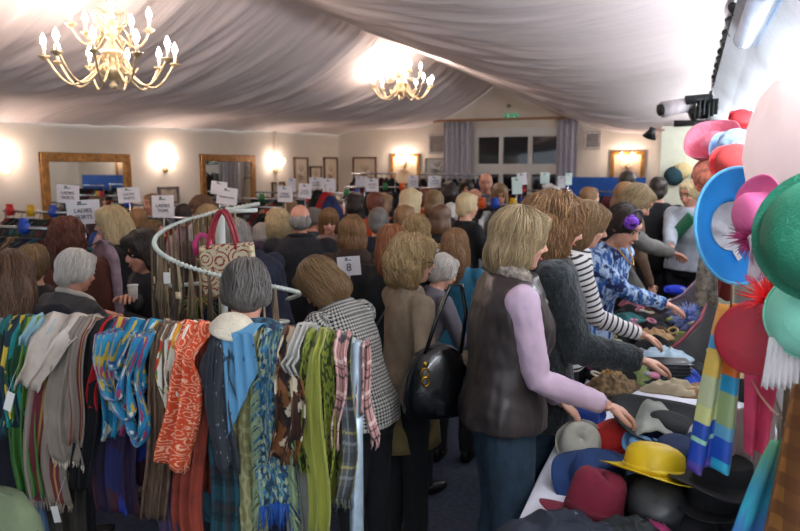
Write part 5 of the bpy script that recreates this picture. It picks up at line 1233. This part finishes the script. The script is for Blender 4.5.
def heap(name, label, px, py, z, w, d, h, m, yaw=0, seed=0, cat='garment', grp=None, folds=3., sheen=0.):
    """a softly crumpled piece of cloth lying on the table"""
    rr = random.Random(seed + px * 3 + py); ph = [rr.uniform(0, 6) for _ in range(6)]; p = atz(px, py, z) if not isinstance(px, Vector) else px
    def fn(u, v):
        a = 2 * math.pi * u; r = v; e = 1 + .13 * math.sin(3 * a + ph[0]) + .08 * math.sin(5 * a + ph[1])
        x = r * w / 2 * math.cos(a) * e; y = r * d / 2 * math.sin(a) * e
        fo = .5 + .5 * math.sin(folds * (x / w * 5 + ph[2]) + 2.2 * math.sin(y / d * 4 + ph[3])); f2 = .5 + .5 * math.sin(folds * 1.9 * (y / d * 4 + ph[4]) + x / w * 6)
        z_ = h * (1 - v ** 2.6) * (.55 + .15 * fo + .25 * (1 - abs(2 * fo - 1)) ** 1.4 + .14 * f2)
        return Vector((x, y, z_)), (.5 + x / w, .5 + y / d)
    mb = MB(); mb.grid(fn, 48, 16); o = mb.build(name, m, solid=.002); o.location = p; o.rotation_euler = (0, 0, yaw); return tag(o, label, cat, grp)
H_ = 'clothes and scraps heaped on the stall table'
heap('crumpled_scarf', 'stone coloured cotton scarf crumpled behind the huge black hat', 675, 392, .86, .30, .16, .07, mat('#a89c80', .9, bump=.2), grp=H_)
heap('crumpled_scarf', 'brown speckled fur scarf next to the fluffy jacket woman', 612, 389, .80, .26, .2, .09, mat('#6a5538', .9, var=.5, scale=45., bump=.6), .4, grp=H_)
heap('straw_hat', 'tan woven hat brim right of the stone coloured scarf', 700, 394, .86, .25, .2, .05, straw('#8a6238'), .2, cat='hat', grp=None)
heap('folded_cloth', 'pale ice blue folded cloth behind the black ribbed bag', 664, 357, .83, .30, .3, .06, mat('#9db4c4', .6, bump=.1), .3, grp=H_)
heap('crumpled_scarf', 'golden tan leather gloves heap beyond the ice blue cloth', 652, 338, .82, .26, .22, .07, mat('#b08a5c', .6, bump=.2), -.2, grp=H_)
heap('crumpled_scarf', 'bright pink and blue cloth at the fluffy jacket woman\'s sleeve', 600, 368, .78, .12, .22, .07, floral([(0, '#c02a74'), (.5, '#2450b0'), (.8, '#3fa0d0')], 3, 3), grp=H_)
heap('crumpled_scarf', 'grey marled cloth right under the fluffy sleeve', 625, 372, .78, .14, .24, .05, mat('#5a5a60', .9), grp=H_)
heap('sequin_bag', 'gold sequinned pouch between pink cloth and speckled fur', 612, 378, .82, .12, .10, .06, mat('#8f7442', .35, metal=.6, var=.5, scale=80.), cat='bag')
t = thing('ribbed_bag', 'black ribbed box bag on the table right of the fluffy sleeve', 'bag', atz(669, 378, .80), .25)
m_ = MB(); m_.box((0, 0, .05), (.19, .13, .10)); m_.build('body', mat('#101416', .5, bump=.2), t, bevel=.02)
for k in range(5): m_ = MB(); m_.box((0, 0, .015 + k * .019), (.2, .14, .006)); m_.build('rib', mat('#242b2e', .45), t, bevel=.002)
heap('crumpled_scarf', 'dark grey blue cloth beneath the ribbed bag', 672, 384, .78, .30, .2, .03, mat('#4a545e', .9), grp=H_)
many = [('olive', '#5c5a34'), ('maroon', '#5c1a2a'), ('black', '#101114'), ('ivory', '#c8c0ac'), ('teal', '#1c5a5c'), ('gold', '#a8863c'), ('pale green', '#9cb06c'), ('brown', '#5a3a26'), ('pink', '#b86a7c'), ('grey', '#6c6e70'), ('cobalt', '#1f3f9c'), ('sand', '#a88c68')]
hr = random.Random(9)
# darker and mixed pieces down the far part of the table
spots = []
for r_ in range(8):
    y = 3.9 + r_ * .30
    for c_ in range(4):
        x = -.34 + c_ * .2 + hr.uniform(-.04, .04); spots.append((x, y + hr.uniform(-.07, .07)))
for i, (x, y) in enumerate(spots):
    cn, ch = many[(i * 5 + hr.randrange(3)) % 12]
    if i % 3 == 0: cn, ch = many[2]
    where = ('nearer half', 'middle', 'far end')[min(2, int((y - 3.9) / .8))]
    side = ('along the shoppers\' edge', 'along the middle', 'along the bright wall side')[0 if x < -.2 else 1 if x < .1 else 2]
    heap('crumpled_garment', '%s cloth lying %s of the crowded table, %s' % (cn, side, where), Vector((x, y, TZ + .005)), i, 0, .30, .34, hr.uniform(.05, .11), mat(ch, .9, var=.25, bump=.2), hr.uniform(0, 3), grp='%s cloths lying %s, %s' % (cn, side, where)) if False else None
    p = Vector((x, y, TZ + .006)); rr_ = i
    def fn(u, v, ph=[hr.uniform(0, 6) for _ in range(5)], w=hr.uniform(.22, .34), d=hr.uniform(.22, .36), h=hr.uniform(.04, .10)):
        a = 2 * math.pi * u; e = 1 + .16 * math.sin(3 * a + ph[0]) + .1 * math.sin(5 * a + ph[1]); X = v * w / 2 * math.cos(a) * e; Y = v * d / 2 * math.sin(a) * e
        return Vector((X, Y, h * (1 - v ** 2.4) * (.5 + .35 * abs(math.sin(X * 26 + ph[2] + 2 * math.sin(Y * 14))) + .25 * abs(math.sin(Y * 21 + ph[3] + 1.5 * math.sin(X * 17)))) + .01 * (1 - v))), (u, v)
    mb = MB(); mb.grid(fn, 36, 12); o = mb.build('crumpled_garment', mat(ch, .9, var=.3, bump=.2), solid=.002); o.location = p
    tag(o, '%s crumpled cloth %s of the stall table, %s' % (cn, side, where), 'garment', '%s cloths %s of the table, %s' % (cn, side, where))
# small trinkets between the cloths
for i in range(34):
    x, y = hr.uniform(-.42, .2), hr.uniform(3.6, 5.9); cn, ch = (('gold', '#c09a4c'), ('ivory', '#d8d0bc'), ('yellow green', '#a8b83c'), ('silver', '#b8bcc2'), ('pink', '#c87a94'))[i % 5]
    kind = i % 3; m_ = MB(); r_ = .022
    if kind == 0: m_.tube([(r_ * 1.4 * math.cos(a), r_ * 1.4 * math.sin(a), 0) for a in np.linspace(0, 6.28, 14, endpoint=False)], .006, 6, closed=True)
    elif kind == 1: m_.lathe([(0, -.012), (r_, -.01), (r_ * 1.3, .0), (r_, .01), (0, .012)], n=14)
    else:
        for q in range(8): m_.ell((.014 * q - .05, .012 * math.sin(q), 0), .009, n=7, m=5)
    o = m_.build(('bangle', 'brooch', 'bead_string')[kind], mat(ch, .35, metal=.4 if i % 2 else 0.)); o.location = (x, y, TZ + .09); o.rotation_euler = (hr.uniform(-.4, .4), hr.uniform(-.4, .4), hr.uniform(0, 3))
    tag(o, '%s %s among the crumpled cloths on the stall table' % (cn, ('bangle', 'brooch', 'string of beads')[kind]), ('bangle', 'brooch', 'beads')[kind], '%s %ss on the stall table' % (cn, ('bangle', 'brooch', 'bead string')[kind]))
hat('bright royal blue cap with white label on the dark cloths', atz(676, 292, .84), .085, .05, .10, felt('#1430b4'), tilt=(R(5), 0), group=G_)
m_ = MB(); m_.box(atz(683, 290, .87), (.04, .004, .035)); tag(m_.build('price_tag', mat('#e4e4e0', .8, var=0), smooth=False), 'white label standing on the royal blue cap', 'tag')
# feathered lavender-blue fascinator
def feathers(mb, c, r, n, seed=0, spread=1., axis=None, w=.002, L=1.0, droop=.3):
    q = random.Random(seed)
    for i in range(n):
        d = Vector((q.gauss(0, 1), q.gauss(0, 1), q.gauss(0, 1))).normalized()
        if axis is not None: d = (d * spread + Vector(axis)).normalized()
        l = r * q.uniform(.55, 1.1) * L; side = d.orthogonal().normalized() * q.uniform(-.3, .3)
        mb.tube([c, c + d * l * .5 + side * l * .3, c + d * l + side * l - Vector((0, 0, droop * l * q.random()))], [w * 1.2, w, w * .35], 4, flat=.6)
t = thing('fascinator', 'lavender blue feather fascinator on the table beside the maroon bag', 'fascinator', atz(688, 318, .86))
m_ = MB(); feathers(m_, Vector((0, 0, 0)), .15, 420, 3, w=.0028); m_.build('feathers', mat('#8fa2e8', .7, var=.3, scale=30.), t); m_ = MB(); m_.ell((0, 0, -.02), (.06, .05, .03)); m_.build('base', mat('#5468b8', .8), t)
# big open dark bag with a maroon rim and a plum one behind
for (pts_, rad, col, lb, wcol) in ((((705, 268), (708, 300), (700, 320), (684, 338), (668, 352)), .012, '#6a1426', 'large dark open bag with a maroon rim on the stall table', '#0f1013'), (((700, 262), (697, 280), (684, 294), (668, 303), (650, 308)), .012, '#5a4256', 'plum rimmed dark open bag behind the maroon rimmed one', '#231824')):
    P0 = [atz(x, y, 1.08 - .22 * i / 4) for i, (x, y) in enumerate(pts_)]
    t = thing('open_bag', lb, 'bag', P0[2] * 1.0 - Vector((0, 0, P0[2].z - TZ)))
    loc0 = Vector(t.location); m_ = MB(); Q = [p - loc0 for p in P0]
    m_.tube([Q[0], lerp(Q[0], Q[1], .5), Q[1], lerp(Q[1], Q[2], .5), Q[2], lerp(Q[2], Q[3], .5), Q[3], lerp(Q[3], Q[4], .5), Q[4]], rad, 9); m_.build('rim', mat(col, .7), t)
    m_ = MB(); m_.grid(lambda u, v: ((lambda k, f: lerp(Q[min(3, k)], Q[min(3, k) + 1], f) * (1 - .0 * v) + Vector((.10 * v + .03 * math.sin(3 * v), -.10 * v, 0)) - Vector((0, 0, (lerp(Q[min(3, k)], Q[min(3, k) + 1], f).z - .01) * v)))(int(u * 3.999), u * 3.999 - int(u * 3.999)), (u, v)), 32, 10)
    m_.build('side', mat(wcol, .8, var=.2), t, solid=.006)
# dark coat / bag slumped at the bottom edge of the picture
heap('folded_coat', 'navy coat slumped at the near end of the table', 560, 540, .80, .42, .24, .09, mat('#0f1a2c', .7, bump=.3), .3, grp=None)
heap('folded_coat', 'dark green black coat bundled against the crimson hat', 628, 540, .80, .26, .2, .07, mat('#10181c', .7, bump=.3), .8)
heap('folded_scarf', 'magenta scrap of cloth at the bottom edge under the black bowler', 652, 533, .80, .12, .10, .04, mat('#8a2358', .8))
# a black tote on the floor between the women
t = thing('tote_bag', 'dark blue shiny bag at the feet beside the denim trousers', 'bag', atz(545, 640, .35))
m_ = MB(); m_.lathe([(0, -.15), (.9, -.15), (1, -.05), (.9, .1), (.6, .16), (0, .17)], n=24); m_.v = [(x * .16, y * .1, z) for x, y, z in m_.v]; m_.build('body', mat('#0d1626', .4, bump=.3), t)
MB().tube([(-.08, 0, .14), (-.05, 0, .3), (.05, 0, .3), (.08, 0, .14)], .008, 7).build('handle', mat('#0d1626', .5), t)

# ---------------------------------------------------------------- tall hat stand at the right
post = mat('#6d5a44', .6, var=.15)
st = thing('hat_stand', 'tall dark wire and pole stand carrying the bright hats on the right', 'display stand', (.40, 2.7, 0))
for dx, dy in ((0, -1.0), (0, -.35), (0, .35), (0, 1.0)): MB().tube([(dx, dy, .0), (dx, dy, 2.12)], .011, 8).build('pole', post, st)
for z in (.9, 1.3, 1.65, 2.1): MB().tube([(0, -1.02, z), (0, 1.02, z)], .006, 7).build('cross_wire', post, st)
K_ = 'hats hanging on the stand'
def hang_hat(label, px, py, D, axis, cr, ch, br, m, roll=0., **k):
    """axis: where the crown points, given as (right, away, up) seen from the camera"""
    rt = Vector((math.cos(YAW), math.sin(YAW), 0)); aw = Vector((-math.sin(YAW), math.cos(YAW), 0))
    ax = rt * axis[0] + aw * axis[1] + Vector((0, 0, axis[2])); t = hat(label, atd(px, py, D), cr, ch, br, m, group=K_, **k)
    q = ax.normalized().to_track_quat('Z', 'Y'); t.rotation_quaternion = q @ Matrix.Rotation(roll, 3, 'Z').to_quaternion()
    if D < 4:
        e = Vector(t.location) - Vector(st.location); MB().tube([(0, e.y, e.z + .03), (e.x * .5, e.y, e.z + .035), (e.x * .9, e.y, e.z + .01)], .004, 6).build('peg', post, st)
    return t
blu = mat('#1284d2', .45, var=.06, scale=6., bump=.12, bscale=220., name='sky_blue_sinamay')
sat = mat('#e4e6ea', .4, var=.08, scale=18., bump=.15, bscale=18., name='white_satin_lining')
t = hang_hat('large sky blue hat hung with its white lined inside towards the room', 732, 226, 2.45, (-.25, .95, -.1), .088, .10, .20, blu, curl=-.055, wave=.012, wn=2, lining=sat, roll=.6)
m_ = MB(); m_.tube([(.2 * math.cos(a), .2 * math.sin(a), -.055 + .012 * math.sin(2 * a)) for a in np.linspace(0, 6.28, 60, endpoint=False)], .006, 7, closed=True); m_.build('brim_edge', mat('#5fb8ea', .4), t)
m_ = MB(); m_.box((.0, -.0, .05), (.05, .025, .002)); m_.build('maker_label', mat('#d8dade', .6), t, smooth=False)
m_ = MB(); m_.box((-.06, -.08, -.02), (.04, .02, .002), rotm(.4)); m_.build('price_label', mat('#eceae6', .6), t, smooth=False)
pinkm = mat('#d9669c', .5, var=.05, bump=.1, bscale=200.)
t = hang_hat('candy pink hat seen from the side with its crown to the left', 763, 214, 2.05, (-.95, -.15, .05), .062, .075, .115, pinkm, curl=.015, wave=.004)
q_ = t.rotation_quaternion.inverted(); rt_ = Vector((math.cos(YAW), math.sin(YAW), 0)); aw_ = Vector((-math.sin(YAW), math.cos(YAW), 0))
m_ = MB(); feathers(m_, q_ @ (rt_ * -.04 - aw_ * .03 + Vector((0, 0, -.065))), .075, 320, 8, w=.0013, droop=.0, axis=q_ @ Vector((0, 0, -.3))); o = m_.build('feathers', mat('#a01c5c', .6, var=.3), t); o['label'] = 'magenta feather tuft on the pink hat'
grn = mat('#17795a', .55, var=.12, scale=10., bump=.5, bscale=180., name='green_sinamay')
hang_hat('big emerald green woven hat nearest the right edge', 826, 236, 1.62, (-.62, -.78, .1), .135, .09, .158, grn, curl=.0, wave=.003, taper=.8)
mint = mat('#86d8bc', .5, var=.06, bump=.3, bscale=180.)
t = hang_hat('pale mint hat below the emerald green one', 812, 316, 1.72, (-.45, -.85, .2), .10, .06, .108, mint, wave=.003, curl=0, taper=.75)
m_ = MB()
for k in range(34):
    a = math.radians(-20 + k * 6.5); x = -.085 + .17 * k / 33; m_.tube([(x, -.06, -.0), (x + .004, -.10 - .008 * math.sin(k), -.005), (x * 1.12, -.155, .01 * math.sin(k * 1.7))], [.004, .006, .003], 5)
lace = thing('lace_collar', 'white pleated lace frill hanging beneath the mint hat', 'lace', atd(792, 360, 1.75), YAW)
m_ = MB()
m_.grid(lambda u, v: (Vector((lerp(-.065, .09, u) * (1 + .15 * v), -.006 + .008 * math.sin(u * 75) * v, lerp(.06, -.07, v) + .004 * math.sin(u * 75) * v)), (u, v)), 120, 8); m_.build('frill', mat('#d4cfcf', .8, var=.1), lace, solid=.001)
crm = mat('#a3142a', .5, var=.08, scale=14., bump=.1, bscale=150., name='crimson_felt')
t = hang_hat('crimson flat topped hat with scarlet feathers, hung facing the room', 757, 336, 1.95, (-.55, -.80, .08), .098, .075, .102, crm, flat=True, wave=.006, curl=-.01, dent=0)
q_ = t.rotation_quaternion.inverted(); m_ = MB(); feathers(m_, q_ @ (rt_ * .015 - aw_ * .03 + Vector((0, 0, .105))), .095, 340, 12, w=.0022, droop=.0, axis=q_ @ Vector((.1, 0, .15)))
o = m_.build('feathers', mat('#d8181c', .5, var=.25), t); o['label'] = 'scarlet feather spray'
ro = atd(754, 285, 1.95); 
tu = thing('tulle_bow', 'white tulle puff between the pink hat and the scarlet feathers', 'tulle', atd(760, 256, 2.0), YAW)
m_ = MB(); m_.grid(lambda u, v: (Vector((.035 * math.sin(u * 9) * (1 - v) + lerp(-.03, .035, u), .02 * math.sin(u * 14), lerp(.06, -.06, v) + .01 * math.sin(u * 20))), (u, v)), 40, 10); m_.build('tulle', mat('#cfcbd0', .7, var=.1), tu, solid=.001)
# pale pinkish bag/hat cover hanging in the light
t = thing('fabric_hood', 'pale pinkish white cloth hat cover hanging in front of the tube light', 'hat cover', atd(786, 190, 2.3), YAW)
T = NT('pale_blush_gauze'); T.b.inputs['Roughness'].default_value = .6; T.b.inputs['Base Color'].default_value = srgb('#e0cec8')
tl = T.N('BsdfTranslucent', {'Color': srgb('#fff2ee')}); mx = T.N('MixShader', {0: .8, 1: T.b.outputs[0], 2: tl.outputs[0]}); T.l.new(mx.outputs[0], T.n['Material Output'].inputs[0]); pk_ = T.m
m_ = MB(); m_.lathe([(0, .36), (.06, .35), (.10, .30), (.125, .2), (.13, .1), (.115, .02), (.08, -.02), (.06, -.03)], n=40, wav=lambda r, z, a: (r * (1 + .05 * math.sin(a * 5 + z * 9)), z)); m_.build('cover', pk_, t)
m_ = MB(); m_.tube([(-.02, -.03, -.02), (-.02, -.03, -.055)], [.045, .038], 16); m_.build('neck', mat('#b89a98', .7), t)
# small hats and scarves high up behind the blue hat
hang_hat('coral and pink fan shaped hat at the top of the stand', 716, 150, 3.4, (-.5, -.5, .6), .06, .09, .13, mat('#e87f96', .6, var=.1, stretch=(40, 40, 3), bump=.6, bscale=2.), curl=.08)
hang_hat('pale blue and white striped hat behind the blue brim', 734, 152, 3.2, (-.2, -.7, .5), .08, .10, .11, mat('#9ab4e4', .6, var=.35, scale=3., stretch=(14, 14, 1)))
hang_hat('coral red hat just above the sky blue one', 735, 165, 2.9, (-.3, -.6, .55), .075, .07, .10, mat('#d84848', .5, var=.08))
hang_hat('little red hat in the glare of the tube light', 741, 122, 3.5, (-.1, -.6, .5), .055, .05, .065, mat('#c8343c', .6))
hang_hat('orange and violet ribbon hat left of the striped one', 712, 176, 3.3, (-.6, -.4, .2), .06, .08, .09, mat('#e0846a', .6, var=.3, scale=3., stretch=(14, 14, 1)))
# hats on the partition behind the sash woman
for px, py, c, lb, ax in ((674, 176, '#1b3c46', 'dark teal hat on the pale partition, left of the pale straw one', (-.3, -.8, 0)), (682, 171, '#cdb884', 'pale straw coloured tall hat on the partition', (-.2, -.9, .1)), (698, 176, '#34606c', 'slate blue hat on the partition beside the coral fan', (-.2, -.9, 0)), (706, 182, '#b8b096', 'small cream hat over the slate blue hat', (0, -.9, 0))):
    hang_hat(lb, px, py, 7.4, ax, .085, .12, .10, felt(c), sq=1.0)
# long pieces hanging from the stand
def drape(label, cx, y0, y1, w0, w1, D, m, cat='scarf', seed=0, k=2.5, amp=.012, slant=0., name='hanging_scarf', parent_off=0):
    a = atd(cx, y0, D); b = atd(cx + slant, y1, D); b = Vector((a.x + (b - a).x, a.y + (b - a).y, 0)); zb = atd(cx + slant, y1, D).z
    zb = H + (atd(cx + slant, y1, D).z - H)
    rt = Vector((math.cos(YAW), math.sin(YAW), 0)); aw = Vector((-math.sin(YAW), math.cos(YAW), 0)); W0 = w0 * D / FPX; W1 = w1 * D / FPX; rr = random.Random(seed); ph = rr.uniform(0, 6)
    ex_ = (b.x - a.x) * rt.x + (b.y - a.y) * rt.y
    zb = a.z - (y1 - y0) * D / FPX * 1.0
    t = thing(name, label, cat, a, 0, 'pieces hanging from the hat stand')
    def fn(u, v):
        w = lerp(W0, W1, v ** .7); x = lerp(-w / 2, w / 2, u) + ex_ * v; yy = amp * math.sin(k * 6.28 * u + ph + v * 1.5) * (.5 + v)
        return rt * x + aw * yy + Vector((0, 0, (zb - a.z) * v + .006 * math.sin(u * 11 + ph) * v)), (u, v)
    mb = MB(); mb.grid(fn, 36, 30); mb.build('cloth', m, t, solid=.003); MB().tube([(0, 0, .06), (0, 0, -.01)], .003, 5).build('hook', post, t); return t
silk = floral([(0, '#c8782a'), (.25, '#b8a05c'), (.42, '#1c4aa4'), (.6, '#1a86b8'), (.72, '#d4761c'), (.85, '#8c9a5a')], 2.2, 4, dist=.1, rough=.45)
silk = (lambda t: t)(silk)
T = NT('checked_silk'); u_, x_, y_ = T.uv()
cA = T.ramp(y_, [(0, '#c98a3c'), (.18, '#3a8ab4'), (.26, '#c8a84a'), (.42, '#a8b088'), (.60, '#bcc07c'), (.70, '#17449c'), (.79, '#8cc0a0'), (.82, '#163c9c'), (.94, '#4a3a8c')], 'CONSTANT')
cB = T.ramp(y_, [(0, '#d4801c'), (.2, '#d06a1c'), (.42, '#1c86b0'), (.52, '#8ca070'), (.72, '#5c9ab8'), (.8, '#1c4aa8'), (.93, '#2aa0c0')], 'CONSTANT')
T.col(T.mix(T.math('GREATER_THAN', x_, .55), cA, cB)); T.b.inputs['Roughness'].default_value = .4; silk = T.m
drape('silk scarf in orange, sage and cobalt checks hanging before the black hats', 731, 304, 480, 22, 48, 1.95, silk, seed=3, k=1.7, amp=.016, slant=-10)
drape('raspberry pink gauze scarf below the crimson hat', 762, 368, 458, 34, 22, 1.95, mat('#c23658', .7, var=.15), seed=4, k=1.6)
drape('dusty off white cloth behind the raspberry gauze', 754, 408, 482, 40, 44, 2.2, mat('#9a8682', .85, var=.12), seed=5, k=2.2)
ging = plaid('#8a5c28', [('#5a3414', 0, .5), ('#5a3414', 0, .5)], 2.5, 5.5, tint=.5)
drape('tan and brown gingham cloth hanging at the right edge', 800, 385, 560, 20, 52, 1.5, ging, seed=6, k=1.3, amp=.02)
drape('turquoise and green painted scarf slanting beside the gingham', 778, 440, 560, 10, 48, 1.6, vgrad([(0, '#5a9a6c'), (.4, '#1f7a94'), (.6, '#1c94a8'), (.8, '#2a6aa4')], 1., .2), seed=7, k=1.2, slant=-22)
drape('speckled beige knitted scarf under the blue brim', 709, 250, 306, 16, 22, 2.7, mat('#8f8474', .9, var=.35, scale=60., bump=.5), seed=8, k=1.2)
drape('brick red cloth under the sky blue hat', 724, 262, 300, 16, 18, 2.75, mat('#7a2a20', .8), seed=9, k=1.2)
m_ = MB(); q = [atd(752, 380, 1.93), atd(760, 395, 1.93), atd(772, 410, 1.93), atd(782, 418, 1.93)]; m_.tube(q, [.004, .008, .010, .004], 6, flat=.4); tag(m_.build('ribbon', mat('#d8a48c', .5)), 'peach satin ribbon falling from the crimson hat', 'ribbon')
# ---------------------------------------------------------------- light and render settings
wd_ = bpy.data.worlds.new('world'); sc.world = wd_; wd_.use_nodes = True
bg = wd_.node_tree.nodes['Background']; bg.inputs[0].default_value = (.78, .88, 1.0, 1); bg.inputs[1].default_value = .75
sc.view_settings.view_transform = 'Standard'; sc.view_settings.look = 'None'; sc.view_settings.gamma = 1; sc.view_settings.exposure = EXPO
sc.cycles.use_denoising = True; sc.cycles.max_bounces = 6; sc.cycles.diffuse_bounces = 4; sc.cycles.glossy_bounces = 3; sc.cycles.transmission_bounces = 3; sc.cycles.sample_clamp_indirect = 4
sc.cycles.caustics_reflective = False; sc.cycles.caustics_refractive = False

for o in C.l: RC.objects.link(o)
